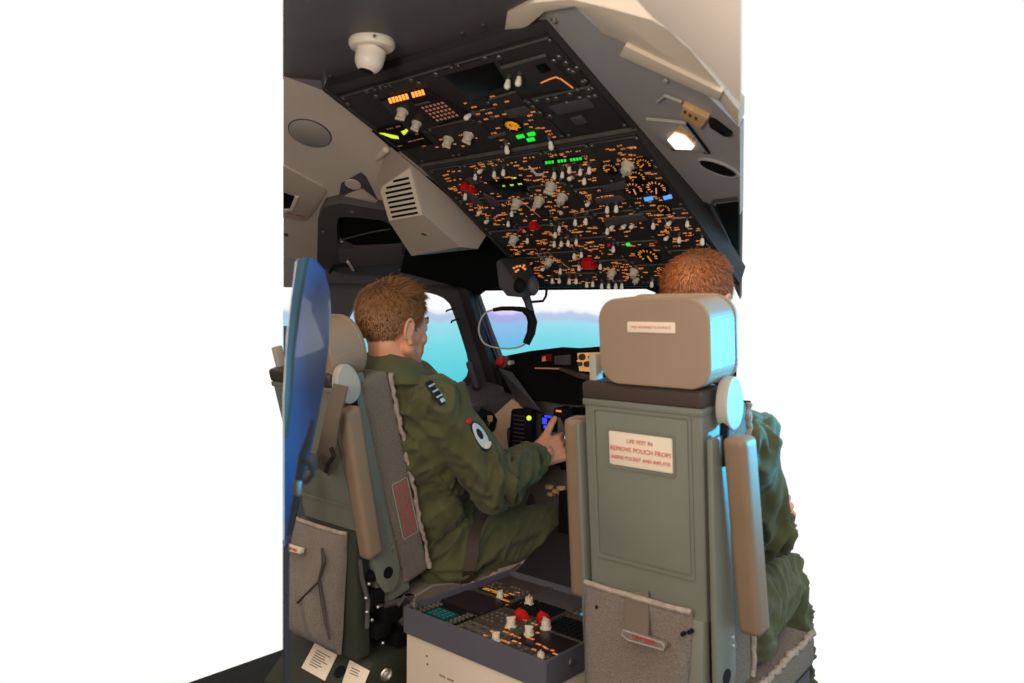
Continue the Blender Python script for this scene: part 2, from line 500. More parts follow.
# ================================================================== SETTING
def radial_frame(outer_px, inner_px, to3d, vec, n=48):
    cx = sum(p[0] for p in inner_px) / len(inner_px); cy = sum(p[1] for p in inner_px) / len(inner_px)
    def hit(poly, a):
        dx, dy = math.cos(a), math.sin(a); best = None
        for i in range(len(poly)):
            (x0, y0), (x1, y1) = poly[i], poly[(i + 1) % len(poly)]
            ex, ey = x1 - x0, y1 - y0; den = dx * ey - dy * ex
            if abs(den) < 1e-9: continue
            t = ((x0 - cx) * ey - (y0 - cy) * ex) / den; s = ((x0 - cx) * dy - (y0 - cy) * dx) / den
            if t > 0 and -1e-6 <= s <= 1 + 1e-6 and (best is None or t > best): best = t
        return (cx + dx * best, cy + dy * best)
    angs = sorted([2 * math.pi * i / n for i in range(n)] + [math.atan2(p[1] - cy, p[0] - cx) % (2 * math.pi) for p in outer_px])
    b = B()
    b.frame([to3d(*hit(outer_px, a)) for a in angs], [to3d(*hit(inner_px, a)) for a in angs], vec)
    return b, [to3d(*hit(inner_px, a)) for a in angs]
def round_px(pts, k=2):
    return [(p.x, p.y) for p in smooth_poly([(x, y, 0) for x, y in pts], k)]

# floor
B().prism([(-1.5, 0.55, 0), (0.95, 0.55, 0), (0.95, 2.9, 0), (-1.5, 2.9, 0)], (0, 0, -0.05)).done('floor', 'floor', kind='structure')

# simulator projection screen beyond the windows (it glows: a projected coast scene)
def screen_mat():
    m = bpy.data.materials.new('projected sea and sky'); m.use_nodes = True
    nt = m.node_tree; nt.nodes.clear()
    o = nt.nodes.new('ShaderNodeOutputMaterial'); em = nt.nodes.new('ShaderNodeEmission')
    g = nt.nodes.new('ShaderNodeNewGeometry'); sp = nt.nodes.new('ShaderNodeSeparateXYZ')
    nt.links.new(g.outputs['Position'], sp.inputs[0])
    # hills: the horizon height wobbles with a noise of the position
    no = nt.nodes.new('ShaderNodeTexNoise'); no.inputs['Scale'].default_value = 3.2; no.inputs['Detail'].default_value = 6
    mp = nt.nodes.new('ShaderNodeMapping'); mp.inputs['Scale'].default_value = (1, 1, 0.05)
    nt.links.new(g.outputs['Position'], mp.inputs[0]); nt.links.new(mp.outputs[0], no.inputs['Vector'])
    ma = nt.nodes.new('ShaderNodeMath'); ma.operation = 'MULTIPLY_ADD'
    ma.inputs[1].default_value = -0.16; nt.links.new(no.outputs['Fac'], ma.inputs[0]); nt.links.new(sp.outputs['Z'], ma.inputs[2])
    mr = nt.nodes.new('ShaderNodeMapRange'); mr.inputs[1].default_value = 0.2; mr.inputs[2].default_value = 2.2
    nt.links.new(ma.outputs[0], mr.inputs[0])
    rp = nt.nodes.new('ShaderNodeValToRGB'); nt.links.new(mr.outputs[0], rp.inputs[0])
    e = rp.color_ramp.elements
    def pos(z): return (z - 0.08 - 0.2) / 2.0
    e[0].position = 0.0; e[0].color = lin((60, 200, 212))
    e[1].position = pos(1.62); e[1].color = (1.12, 1.12, 1.13, 1)
    for z, c in ((0.95, (84, 210, 222)), (1.2, (124, 222, 234)), (1.325, (160, 226, 242)), (1.35, (182, 204, 234)), (1.38, (190, 206, 236)), (1.395, (238, 246, 252)), (1.42, (254, 255, 255))):
        q = e.new(pos(z)); q.color = lin(c)
    # soft bands on the water
    n2 = nt.nodes.new('ShaderNodeTexNoise'); n2.inputs['Scale'].default_value = 2.0; n2.inputs['Detail'].default_value = 4
    mp2 = nt.nodes.new('ShaderNodeMapping'); mp2.inputs['Scale'].default_value = (0.5, 0.5, 7)
    nt.links.new(g.outputs['Position'], mp2.inputs[0]); nt.links.new(mp2.outputs[0], n2.inputs['Vector'])
    mr2 = nt.nodes.new('ShaderNodeMapRange'); mr2.inputs[3].default_value = 0.95; mr2.inputs[4].default_value = 1.08
    nt.links.new(n2.outputs['Fac'], mr2.inputs[0])
    mx = nt.nodes.new('ShaderNodeMix'); mx.data_type = 'RGBA'; mx.blend_type = 'MULTIPLY'; mx.inputs[0].default_value = 1.0
    nt.links.new(rp.outputs[0], mx.inputs[6]); nt.links.new(mr2.outputs[0], mx.inputs[7])
    nt.links.new(mx.outputs[2], em.inputs[0]); em.inputs[1].default_value = 1.0
    nt.links.new(em.outputs[0], o.inputs[0])
    return m
M['scene_screen'] = screen_mat()
b = B()
cs, rs = V((0.2, 1.2, 0)), 3.3
def screen_pt(px):
    r = ray(px, 312); d = V((r.x, r.y, 0)).normalized(); o = V((CAM.x, CAM.y, 0)) - cs
    t = -o.dot(d) + math.sqrt(o.dot(d) ** 2 - o.length_squared + rs * rs)
    p = V((CAM.x, CAM.y, 0)) + d * t
    return math.atan2(p.y - cs.y, p.x - cs.x)
a0, a1 = screen_pt(283.5), screen_pt(690)
nseg = 40
for rr in (rs,):
    ring = []
    for i in range(nseg + 1):
        a = a0 + (a1 - a0) * i / nseg
        dv = V((math.cos(a), math.sin(a), 0))
        ring.append([b.bm.verts.new(cs + dv * r_ + V((0, 0, z))) for r_, z in ((rs, 0.0), (rs, 2.1), (rs + 0.03, 2.1), (rs + 0.03, 0.0))])
    for i in range(nseg):
        for k in range(4):
            b.bm.faces.new((ring[i][k], ring[i][(k + 1) % 4], ring[i + 1][(k + 1) % 4], ring[i + 1][k]))
    b.bm.faces.new(ring[0][::-1]); b.bm.faces.new(ring[-1])
b.done('projection_screen', 'scene_screen', label='curved projection screen showing turquoise sea and white sky beyond the cockpit windows', cat='screen', recenter=False)

# ceiling panel over the aisle (dark grey, carries the dome camera)
ZC = 1.965
cp = [PZ(283, -6, ZC), PZ(283, 79, ZC), PZ(320, 97, ZC), PZ(538, 28, ZC), PZ(560, -6, ZC)]
B().prism(cp, (0, 0, 0.025)).done('ceiling', 'ceiling', kind='structure', angle=5)
for i, (x, y) in enumerate(((297, 83), (483, 25), (330, 76), (462, 33))):
    B().lathe(PZ(x, y, ZC), (0, 0, -1), [(0.006, 0), (0.006, 0.002), (0.004, 0.004), (0, 0.004)], 10).done('trim_%d' % (40 + i), 'fastener', kind='structure')

# left sloping lining
SA, SB_, SC = V((-0.365, 1.18, 1.945)), V((-0.365, 1.51, 1.80)), V((-1.15, 1.57, 1.585))
SN = (SB_ - SA).cross(SC - SA).normalized()
if SN.z > 0: SN = -SN
def PS(px, py, off=0.0): return PP(px, py, SA + SN * off, SN)
lp = [PS(283.5, 76), PS(322, 90), PS(434, 168), PS(482, 218), PS(486, 268), PS(400, 270), PS(320, 264), PS(283.5, 257)]
B().prism(lp, V((-0.66, 0.75, 0.0)) * 0.02).done('wall_left', 'side', kind='structure', angle=5)

# closeout added to stop light leaking between the left lining and the ceiling
ca, cb_ = PS(283.5, 76.5), PS(322, 90.5)
B().prism([ca, cb_, V((cb_.x, cb_.y, ZC + 0.02)), V((ca.x, ca.y, ZC + 0.02))], V((-0.5, 0.85, 0)) * 0.012).done('trim_14', 'ceiling', kind='structure', angle=5)

# right sloping lining
RA, RB, RC = V((0.352, 1.18, 1.945)), V((0.352, 1.51, 1.80)), V((1.15, 1.57, 1.585))
RN = (RB - RA).cross(RC - RA).normalized()
if RN.z > 0: RN = -RN
def PR(px, py, off=0.0): return PP(px, py, RA + RN * off, RN)
rp_ = [PR(536, 22), PR(548, 9), PR(574, 6), PR(603, 33), PR(680, 68), PR(740, 128), PR(740, 215), PR(702, 201), PR(642, 138)]
B().prism(rp_, -RN * 0.02).done('wall_right', 'rightlin', kind='structure', angle=5)
# lower dark window surround on the first officer's side
B(bevel=0.002).prism([PR(701, 199, -0.004), PR(716, 192, -0.004), PR(740, 189, -0.004), PR(740, 300, -0.12), PR(727, 272, -0.05), PR(712, 225, -0.01)], -RN * 0.02).done('trim_1', 'dark', kind='structure')

# cream rail along the outer edge of the right lining, with its long pale slot
rail_o = [(504, 33), (507, 13), (533, 3), (570, -1), (604, 7), (652, 20), (668, 30), (690, 50), (712, 76), (735, 106), (738.5, 110)]
rail_i = [(506, 35), (528, 26), (545, 12), (575, 7), (590, 16), (601, 33), (640, 50), (690, 77), (716, 98), (730, 116), (738.5, 127)]
B(bevel=0.002).prism([PR(x, y, 0.016) for x, y in rail_o + rail_i[::-1]], -RN * 0.03).done('trim_2', 'cream', kind='structure', angle=20)

# bright panel of the outer ceiling near the camera
def PB(px, py): return PP(px, py, (0.75, 0.95, 1.80), V((-0.45, -0.62, -0.75)).normalized())
bp = [PB(628, -8), PB(652, 18), (PB(682, 42)), PB(712, 72), PB(741, 106), PB(741, -8)]
B(bevel=0.003).prism(bp, V((0, 0, 0.03))).done('ceiling_right', 'pinkpanel', kind='structure')
b = B(bevel=0.002)
b.prism([PR(560, -7, -0.03), PR(650, -7, -0.03), PR(668, 30, -0.03), PR(608, 14, -0.03)], -RN * 0.02)
b.done('trim_3', 'leatherdark', kind='structure')

# ------------------------------------------------------------------ windows
N2 = V((0.684, -0.729, 0.0))
def P2(px, py, off=0.0): return PP(px, py, V((-0.80, 2.10, 0)) + N2 * off, N2)
b, inner = radial_frame([(316, 256), (466, 256), (500, 396), (316, 425)],
    round_px([(343, 290), (444, 290), (457, 322), (474, 379), (440, 389), (341, 412)], 3), P2, -N2 * 0.05)
w2 = b.done('window_1', 'dark', kind='structure')
B().prism([p - N2 * 0.045 for p in inner], -N2 * 0.006).done('glass', 'winglass', w2)
b = B()
b.prism([P2(283.5, 256), P2(317, 256), P2(317, 425), P2(320, 640), P2(283.5, 650), P2(283.5, 326), P2(291, 326), P2(297, 287), P2(283.5, 287)], -N2 * 0.05, 0)
w3 = b.done('window_2', 'charcoal', kind='structure')
B().prism([P2(283.5, 326, -0.045), P2(291, 326, -0.045), P2(297, 287, -0.045), P2(283.5, 287, -0.045)], -N2 * 0.006, 0).done('glass', 'winglass', w3)
# windscreen
WA, WB, WC = V((-0.80, 2.12, 1.46)), V((0.0, 2.20, 1.46)), V((-0.81, 2.35, 1.21))
WN = (WB - WA).cross(WC - WA).normalized()
if WN.y > 0: WN = -WN
def P1(px, py, off=0.0): return PP(px, py, WA + WN * off, WN)
b, inner = radial_frame([(452, 266), (685, 262), (690, 410), (500, 404)],
    round_px([(470, 291), (470.5, 291), (655, 289), (655.5, 289), (656, 398), (655, 398), (508, 386), (507, 384)], 2), P1, -WN * 0.04)
w1 = b.done('window_3', 'dark', kind='structure')
B().prism([p - WN * 0.035 for p in inner], -WN * 0.006, 0).done('glass', 'winglass', w1)
# pillar between windscreen and side window
b = B(bevel=0.006)
pa, pb = P2(459, 279, 0.02), P2(492, 385, 0.02)
for (x0, x1) in ((0, 1),):
    ax = V((1, 0.15, 0)) * 0.022; ay = V((0, 0.03, 0))
    b.hexa([pb - ax, pb + ax, pb + ax + ay, pb - ax + ay, pa - ax, pa + ax, pa + ax + ay, pa - ax + ay])
b.done('trim_4', 'dark', kind='structure')
b = B(bevel=0.003)
pa, pb = P2(473, 286, 0.01), P2(503, 372, 0.01); ax = V((0.9, 0.1, 0)) * 0.006; ay = V((0, 0.02, 0))
b.hexa([pb - ax, pb + ax, pb + ax + ay, pb - ax + ay, pa - ax, pa + ax, pa + ax + ay, pa - ax + ay])
b.done('trim_5', 'charcoal', kind='structure')
# header over the windows
b = B(bevel=0.008)
b.hull([P2(312, 266, 0.03), P2(470, 262, 0.03), P2(312, 283, 0.02), P2(470, 286, 0.02), P2(312, 262, -0.05), P2(470, 256, -0.05), P2(312, 283, -0.03), P2(470, 286, -0.03)])
b.done('trim_6', 'dark', kind='structure')
# header under the overhead panel's front edge
b = B(bevel=0.004)
b.hull([P1(466, 240, 0.06), P1(466, 288, 0.03), P1(550, 286, 0.03), P1(672, 286, 0.03), P1(672, 240, 0.06), P1(466, 240, -0.02), P1(466, 289, -0.02), P1(672, 287, -0.02), P1(672, 240, -0.02)])
b.done('trim_7', 'dark', kind='structure')
# roof filler behind the vent housing
b = B()
b.prism([PX(425, 168, -0.372), PX(480, 215, -0.372), PX(505, 238, -0.40), PX(545, 284, -0.39), PX(470, 290, -0.6), PX(400, 272, -0.75)], (-0.02, 0.04, 0.06))
b.done('trim_8', 'black', kind='structure')

# hardware on the side window: two small black hooks
for i, (pts) in enumerate(([(446, 312), (447, 310.5), (454, 308.5)], [(451, 323), (452, 321), (459, 318.5)])):
    o = B().tube([P2(x, y, 0.02) for x, y in pts], 0.0035, 8).done('window_hook', 'black')
    setprops(o, ['upper of two small black hooks on the front edge of the side window', 'lower of two small black hooks on the front edge of the side window'][i], 'hook', 'hooks on the side window edge')
# crank lever at the foot of the pillar
t = thing('window_crank', P2(472, 385, 0.05), 'short dark crank lever at the foot of the window pillar', 'lever')
B().capsule(P2(469, 364, 0.05), P2(477, 386, 0.05), 0.011, 0.013, 14).done('grip', 'charcoal', t)
B().cyl(P2(474, 384, 0.05), P2(480, 392, 0.0), 0.014, 0.018, 14).done('hub', 'dark', t)

# side console under the window
b = B(bevel=0.012)
s0, s1 = P2(330, 412), P2(490, 380)
q0, q1 = s0 + N2 * 0.16 + V((0, 0, -0.05)), s1 + N2 * 0.13 + V((0.06, 0.1, -0.04))
dn = V((0, 0, -0.55))
b.hull([s0, s1, q0, q1, s0 + dn, s1 + dn, q0 + dn, q1 + dn], 0.012)
b.done('wall_side', 'console', kind='structure')
b = B(bevel=0.004)
for px0, px1, py in ((452, 486, 405),):
    a, c = P2(px0, py + 7, 0.16), P2(px1, py - 7, 0.13)
    b.hull([a, c, a + V((0, 0, -0.02)), c + V((0, 0, -0.02)), a + N2 * 0.03 + V((0, 0, -0.012)), c + N2 * 0.03 + V((0, 0, -0.012)), a + N2 * 0.03 + V((0, 0, -0.03)), c + N2 * 0.03 + V((0, 0, -0.03))], 0.003)
b.done('trim_9', 'charcoal', kind='structure')
# beige footwell lining with its angled face beside the instrument panel
b = B(bevel=0.004)
b.prism([PD(489, 420, 2.78), PD(512, 399, 2.78), PD(536, 414, 2.78), PD(518, 440, 2.78), PD(513, 520, 2.75), PD(489, 530, 2.75)], FWD * 0.03)
b.done('wall_front', 'beige', kind='structure')

# dark bulkhead ahead of the pedals
B(bevel=0.004).prism([(-0.85, 2.50, 0.0), (0.15, 2.50, 0.0), (0.15, 2.50, 1.10), (-0.85, 2.50, 1.10)], (0, 0.04, 0)).done('wall_forward', 'black', kind='structure')

# fittings on the left lining -------------------------------------------------
def on_plane(pt, n, up_hint):
    z = V(n).normalized(); x = V(up_hint).cross(z).normalized(); y = z.cross(x)
    return basis(pt, x, y, z)
mS = on_plane(PS(310, 133), SN, V((0, 1, 0)))
t = thing('round_vent_cover', PS(310, 133), 'round grey disc cap on the left sloping lining', 'vent cap')
B().lathe(PS(310, 133), SN, [(0.056, -0.002), (0.056, 0.004), (0.052, 0.007), (0, 0.010)], 40).done('disc', 'greydisc', t)
ring = [mS @ V((0.057 * math.cos(a), 0.057 * math.sin(a), 0.001)) for a in [2 * math.pi * i / 40 for i in range(40)]]
B().tube(ring, 0.0022, 6, closed=True).done('rim', 'charcoal', t)

t = thing('access_panel', PS(300, 190), 'grey rounded access panel with red print at the left edge of the lining', 'panel')
pp = [(283.5, 164), (324, 186), (327, 190), (322, 198), (312, 214), (306, 219), (298, 219), (283.5, 216)]
B(bevel=0.0015).prism([PS(x, y, 0.0) for x, y in pp], SN * 0.006).done('plate', 'vent', t)
B(bevel=0.001).prism([PS(x, y, 0.005) for x, y in ((283.5, 192), (295, 196), (290, 208), (283.5, 208))], SN * 0.003).done('latch_recess', 'black', t)
B(bevel=0.001).prism([PS(x, y, 0.006) for x, y in ((295, 196), (299, 196), (293, 210), (284, 212), (284, 208.5), (290, 208))], SN * 0.004).done('latch_lip', 'cream', t)
lm = on_plane(PS(294, 214.5, 0.0075), SN, PS(294, 204) - PS(294, 214))
xd = (PS(303, 217.5, 0) - PS(285, 213.5, 0)).normalized(); zd = SN; yd = zd.cross(xd)
text_mesh('print', 'TAPE AREA', 0.0135, basis(PS(295, 214.8, 0.0075), xd, yd, zd), 'redtext', t)

# recess with an inner disc, next to the vent housing
t = thing('recessed_pocket', PS(362, 190), 'angular moulded recess with a small round disc in the left lining', 'recess')
B(bevel=0.001).prism([PS(x, y, 0.001) for x, y in ((341, 183), (361, 172), (366, 176), (378, 200), (374, 205), (339, 197))], SN * 0.002).done('floor_face', 'charcoal', t)
B(bevel=0.001).hull([PS(339, 197, 0.0), PS(374, 206, 0.0), PS(379, 200, 0.0), PS(362, 188, 0.004), PS(345, 196, 0.008), PS(374, 205, 0.014), PS(378, 201, 0.014)], 0.0015).done('ramp', 'vent', t)
B().lathe(PS(353, 184, 0.003), SN, [(0.024, 0), (0.024, 0.003), (0, 0.004)], 28).done('disc', 'side', t)

# lower round grille at the border
B().lathe(PS(286, 234, 0.0), SN, [(0.008, 0), (0.008, 0.004), (0.006, 0.006), (0, 0.006)], 20).done('trim_10', 'charcoal', kind='structure')
# charcoal pocket over the side window
t = thing('stowage_pocket', PS(360, 240), 'charcoal moulded stowage pocket with dark open mouth over the side window', 'pocket')
b, inner = radial_frame([(317, 262), (318, 218), (324, 207), (340, 203), (394, 212), (410, 262), (390, 276), (345, 274), (322, 268)],
    round_px([(336, 220), (342, 216), (396, 222), (404, 250), (396, 252), (338, 254)], 1), lambda x, y: PS(x, y, 0.034), -SN * 0.034)
b.done('surround', 'charcoal', t)
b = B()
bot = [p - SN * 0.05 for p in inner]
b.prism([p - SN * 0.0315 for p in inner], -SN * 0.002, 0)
b.done('mouth_shade', 'black', t)  # black plate paints in the dark of a deep opening
B(bevel=0.003).hull([PS(338, 249, 0.036), PS(402, 247, 0.036), PS(406, 264, 0.05), PS(340, 268, 0.05), PS(338, 249, 0.01), PS(402, 247, 0.01)], 0.003).done('shelf_lip', 'charcoal', t)
for x, y in ((323, 232), (352, 212)):
    B().lathe(PS(x, y, 0.034), SN, [(0.006, 0), (0.006, 0.003), (0, 0.004)], 12).done('screw', 'steel', t)
B().tube([PS(341, 240, 0.012), PS(352, 237, 0.012), PS(372, 232, 0.012), PS(390, 229, 0.012)], 0.003, 8).done('latch_rod', 'charcoal', t)
B().lathe(PS(341, 240, 0.008), SN, [(0.009, 0), (0.009, 0.006), (0.004, 0.009), (0, 0.009)], 8).done('latch_nut', 'knob', t)
# grab handle under the pocket
t = thing('grab_handle', PS(345, 266, 0.055), 'small dark grab handle with pale end under the stowage pocket', 'handle')
B().tube([PS(330, 272, 0.05), PS(334, 266, 0.06), (PS(346, 264, 0.06)), PS(352, 267, 0.05)], 0.006, 10).done('bar', 'black', t)
B().capsule(PS(348, 262, 0.06), PS(353, 270, 0.055), 0.006, 0.005, 10).done('end_cap', 'vent', t)

# vent housing (air outlet) hanging at the overhead panel's left edge
t = thing('air_outlet_housing', PX(425, 216, -0.45), 'taupe angular air outlet housing with slatted grille left of the overhead panel', 'air vent')
xr, xl = -0.372, -0.525
vv_ = [(xr, 1.403, 1.835), (xl, 1.452, 1.826), (xl, 1.489, 1.751), (xr, 1.478, 1.797), (xr, 1.528, 1.661), (xl, 1.524, 1.654),
       (xr, 1.668, 1.583), (xl, 1.612, 1.559), (xr, 1.745, 1.582), (xr, 1.793, 1.641), (xl, 1.72, 1.585), (xl, 1.75, 1.70)]
b = B(); tb = bmesh.new(); tv = [tb.verts.new(q) for q in vv_]
for f_ in ((0, 3, 2, 1), (2, 3, 4, 5), (5, 4, 6, 7), (0, 9, 8, 6, 4, 3), (7, 6, 8, 10), (8, 9, 11, 10), (1, 2, 5, 7, 10, 11), (0, 1, 11, 9)):
    tb.faces.new([tv[i] for i in f_])
b._merge(tb, 0.004)
body = b.done('housing', 'vent', t, angle=30)
g0, g1, g2, g3 = [V(vv_[i]) for i in (2, 3, 4, 5)]
Rr = [V(vv_[i]) for i in (3, 9, 8, 6, 4)]; Ll = [V(vv_[2]), V(vv_[5]), V(vv_[7])]
gn = (g1 - g0).cross(g3 - g0).normalized()
if gn.dot(CAM - g0) < 0: gn = -gn
def gq(u, v, off=0.0):
    a = g0.lerp(g1, u); c = g3.lerp(g2, u)
    return a.lerp(c, v) + gn * off
gout = [(0.02, 0.12), (0.14, 0.02), (0.96, 0.03), (0.97, 0.97), (0.04, 0.97)]
B(bevel=0.0015).prism([gq(u, v, 0.001) for u, v in gout], gn * 0.005).done('grille_plate', 'cream', t)
b = B()
ex_, ey_ = g2 - g3, g1 - g2
for i in range(8):
    h0 = 0.07 + i * 0.098
    u0 = 0.16 if i < 6 else (0.22 if i == 6 else 0.45)
    b.prism([g3 + ex_ * u_ + ey_ * h_ + gn * 0.0055 for u_, h_ in ((u0, h0), (0.88, h0), (0.88, h0 + 0.045), (u0, h0 + 0.045))], gn * 0.0012, 0)
b.done('grille_slots', 'black', t)
un = (V(vv_[3]) - V(vv_[2])).cross(V(vv_[1]) - V(vv_[2])).normalized()
if un.dot(CAM - V(vv_[2])) < 0: un = -un
ue = V(vv_[1]).lerp(V(vv_[0]), 0.0); uf = V(vv_[0])
B().capsule(ue.lerp(uf, 0.02) + un * 0.006, ue.lerp(uf, 0.16) + un * 0.008, 0.008, 0.008, 12).done('clip', 'cream', t)
B().capsule(ue.lerp(uf, 0.28) + un * 0.004 - V((0, 0, 0.012)), ue.lerp(uf, 0.86) + un * 0.008, 0.007, 0.010, 12).done('clip', 'cream', t)
hole = PX(424, 234, -0.45)
h_n = (Rr[3] - Rr[4]).cross(Ll[1] - Rr[4]).normalized()
if h_n.dot(CAM - hole) < 0: h_n = -h_n
hp = PP(424, 234, Rr[4], h_n)
B().lathe(hp, h_n, [(0.009, -0.002), (0.009, 0.002), (0.006, 0.003), (0, 0.003)], 16).done('screw', 'steel', t)

# dome camera on the ceiling
dc = PZ(372, 40, ZC)
t = thing('dome_camera', dc, 'cream white dome security camera on the dark ceiling panel', 'camera')
B().lathe(dc, (0, 0, -1), [(0.047, 0), (0.049, 0.004), (0.049, 0.012), (0.045, 0.018), (0.036, 0.020), (0, 0.020)], 36).done('base_ring', 'dome', t)
hd = V((-0.12, -0.22, -1)).normalized()
B().lathe(dc + V((0, 0, -0.02)), hd, [(0.031, 0), (0.031, 0.016)] + [(0.031 * math.cos(R(a)), 0.022 + 0.031 * math.sin(R(a))) for a in (0, 15, 30, 45, 58)] , 32).done('dome_body', 'dome', t)
B().lathe(dc + V((0, 0, -0.02)), hd, [(0.0164, 0.0482), (0.013, 0.0505), (0, 0.0515)], 24).done('lens', 'black', t)
B().lathe(PZ(372, 40, ZC) + V((0.045, -0.03, -0.010)), V((0.8, -0.5, 0)), [(0.003, 0), (0.003, 0.004), (0, 0.005)], 8).done('screw', 'fastener', t)

# ------------------------------------------------------------------ fittings on the right lining
b = B(bevel=0.0015)
b.prism([PR(x, y, 0.024) for x, y in ((625, 46), (722, 93), (718, 101), (619, 56))], -RN * 0.012)
o = b.done('slot_light', 'cream'); setprops(o, 'long pale unlit light strip along the right ceiling rail', 'light strip')
t = thing('reading_lamp', PR(682, 136), 'lit reading lamp with bright lens in the right ceiling lining', 'reading lamp')
B(bevel=0.0015).prism([PR(x, y, 0.001) for x, y in ((647, 119), (686, 123), (709, 152), (671, 149), (660, 140))], RN * 0.004).done('bezel', 'rightlin', t)
B(bevel=0.001).prism([PR(x, y, 0.004) for x, y in ((673, 131), (680, 125), (694, 136), (692, 148), (669, 141))], RN * 0.003).done('reflector', 'lampbox', t)
B(bevel=0.0015).prism([PR(x, y, 0.008) for x, y in ((668, 139), (675, 132.5), (685, 135.5), (694.5, 146), (692, 148.5), (676, 148))], RN * 0.004).done('lens', 'lamp', t)
B().tube([PR(x, y, 0.008) for x, y in ((647, 119), (668, 121), (686, 123))], 0.004, 8).done('upper_lip', 'pad', t)
B().tube([PR(x, y, 0.006) for x, y in ((687, 124), (698, 138), (709, 153))], 0.003, 8).done('side_lip', 'black', t)
for x, y in ((673.5, 149), (705, 152)):
    B().lathe(PR(x, y, 0.003), RN, [(0.004, 0), (0.004, 0.003), (0, 0.004)], 10).done('screw', 'fastener', t)
lq = PR(684, 140, 0.03)
sl = bpy.data.lights.new('reading_lamp_beam', 'SPOT'); sl.energy = 4.0; sl.color = (1.0, 0.72, 0.42); sl.spot_size = R(75); sl.spot_blend = 0.8; sl.shadow_soft_size = 0.03
so = bpy.data.objects.new('reading_lamp_beam', sl); so.location = lq
so.rotation_euler = (V((0.47, 1.48, 1.40)) - lq).to_track_quat('-Z', 'Y').to_euler(); C.objects.link(so)
t = thing('switch_plate', PR(694, 117, 0.02), 'warm lit tan switch plate with small dark slots above the reading lamp', 'switch')
B(bevel=0.002).prism([PR(x, y, 0.012) for x, y in ((682, 106), (708, 119), (700, 130), (680, 117))], -RN * 0.014).done('plate', 'lampbox', t)
for x, y in ((690, 115.5), (696, 118.5), (685, 112)):
    B().prism([PR(x - 1, y - 2, 0.0125), PR(x + 1.3, y - 1, 0.0125), PR(x + 1, y + 1.8, 0.0125), PR(x - 1.3, y + 0.8, 0.0125)], RN * 0.001, 0).done('slot', 'leatherdark', t)
o = B().tube([PR(x, y, 0.006) for x, y in ((657, 102), (665, 95.5), (682, 102))], 0.0035, 8).done('lining_clip', 'pad')
setprops(o, 'thin pale bent clip on the right lining above the reading lamp', 'clip')
o = B().lathe(PR(666, 80, 0.004), RN, [(0.005, 0), (0.005, 0.004), (0, 0.006)], 12).done('trim_11', 'pad', kind='structure')
o = B().lathe(PR(554, 20, 0.002), RN, [(0.007, 0), (0.007, 0.003), (0.004, 0.006), (0, 0.006)], 12).done('trim_12', 'steel', kind='structure')
t = thing('speaker_grille', PR(719, 167), 'dark oval speaker grille in the right ceiling lining', 'speaker')
mR = on_plane(PR(718, 167), RN, V((0, 1, 0)))
ax1 = (PR(737, 173) - PR(700, 160)) * 0.5; ax2 = RN.cross(ax1).normalized() * ax1.length * 0.62
cR = PR(718.5, 167)
ell = lambda k, off: [cR + ax1 * (k * math.cos(a)) + ax2 * (k * math.sin(a)) + RN * off for a in [2 * math.pi * i / 40 for i in range(40)]]
B().prism(ell(1.0, 0.0), RN * 0.003, 0).done('grille_cloth', 'black', t)
b = B()
for i in range(-7, 8):
    k = i / 8.0; w = math.sqrt(1 - k * k) * 0.95
    b.tube([cR + ax1 * (-w) + ax2 * k + RN * 0.004, cR + ax1 * w + ax2 * k + RN * 0.004], 0.0007, 5)
    b.tube([cR + ax2 * (-w) + ax1 * k + RN * 0.0045, cR + ax2 * w + ax1 * k + RN * 0.0045], 0.0009, 5)
b.done('mesh_wires', 'black', t)
B().tube(ell(1.06, 0.002), 0.004, 8, closed=True).done('rim', 'rightlin', t)
t = thing('map_pocket', PR(728, 225, 0), 'black recessed pocket below the speaker grille at the right edge', 'pocket')
B(bevel=0.002).prism([PR(x, y, 0.001) for x, y in ((716, 204), (739, 201), (739, 250), (733, 246))], RN * 0.003).done('mouth', 'black', t)
B(bevel=0.002).tube([PR(x, y, 0.003) for x, y in ((739, 198), (714, 201), (711, 206), (736, 256))], 0.004, 8).done('lip', 'charcoal', t)
B(bevel=0.001).prism([PR(x, y, 0.012) for x, y in ((708, 122), (714, 124), (731, 137), (724, 137), (710, 128))], -RN * 0.012).done('trim_13', 'black', kind='structure')

# ================================================================== OVERHEAD PANEL
AO = V((0, 1.18, 1.946)); AV = V((0, 0.361 * math.cos(R(23.8)), -0.361 * math.sin(R(23.8)))).normalized()
AN = V((1, 0, 0)).cross(AV); AN = -AN if AN.z > 0 else AN
FO = AO + AV * 0.361
FV = V((0, math.cos(R(32.0)), -math.sin(R(32.0)))); FN = V((1, 0, 0)).cross(FV); FN = -FN if FN.z > 0 else FN
XL, XR = -0.365, 0.352
FL = 0.605
class Panel:
    def __init__(s, O, Vv, N): s.O, s.V, s.N = O, Vv, N
    def pt(s, u, v, h=0.0): return s.O + V((1, 0, 0)) * u + s.V * v + s.N * h
    def uv(s, px, py, h=0.0):
        p = PP(px, py, s.O + s.N * h, s.N) - s.O
        return p.x, p.dot(s.V)
    def at(s, px, py, h=0.0): return PP(px, py, s.O + s.N * h, s.N)
    def mtx(s, u, v, h=0.0, rot=0.0):
        m = basis(s.pt(u, v, h), (1, 0, 0), -s.V, s.N) if False else basis(s.pt(u, v, h), s.V.cross(s.N), s.V, s.N)
        return m @ Matrix.Rotation(rot, 4, 'Z')
    def slab(s, b, u0, u1, v0, v1, h0, h1, bevel=None):
        b.hexa([s.pt(u0, v0, h0), s.pt(u1, v0, h0), s.pt(u1, v1, h0), s.pt(u0, v1, h0), s.pt(u0, v0, h1), s.pt(u1, v0, h1), s.pt(u1, v1, h1), s.pt(u0, v1, h1)], bevel)
AP, FP = Panel(AO, AV, AN), Panel(FO, FV, FN)

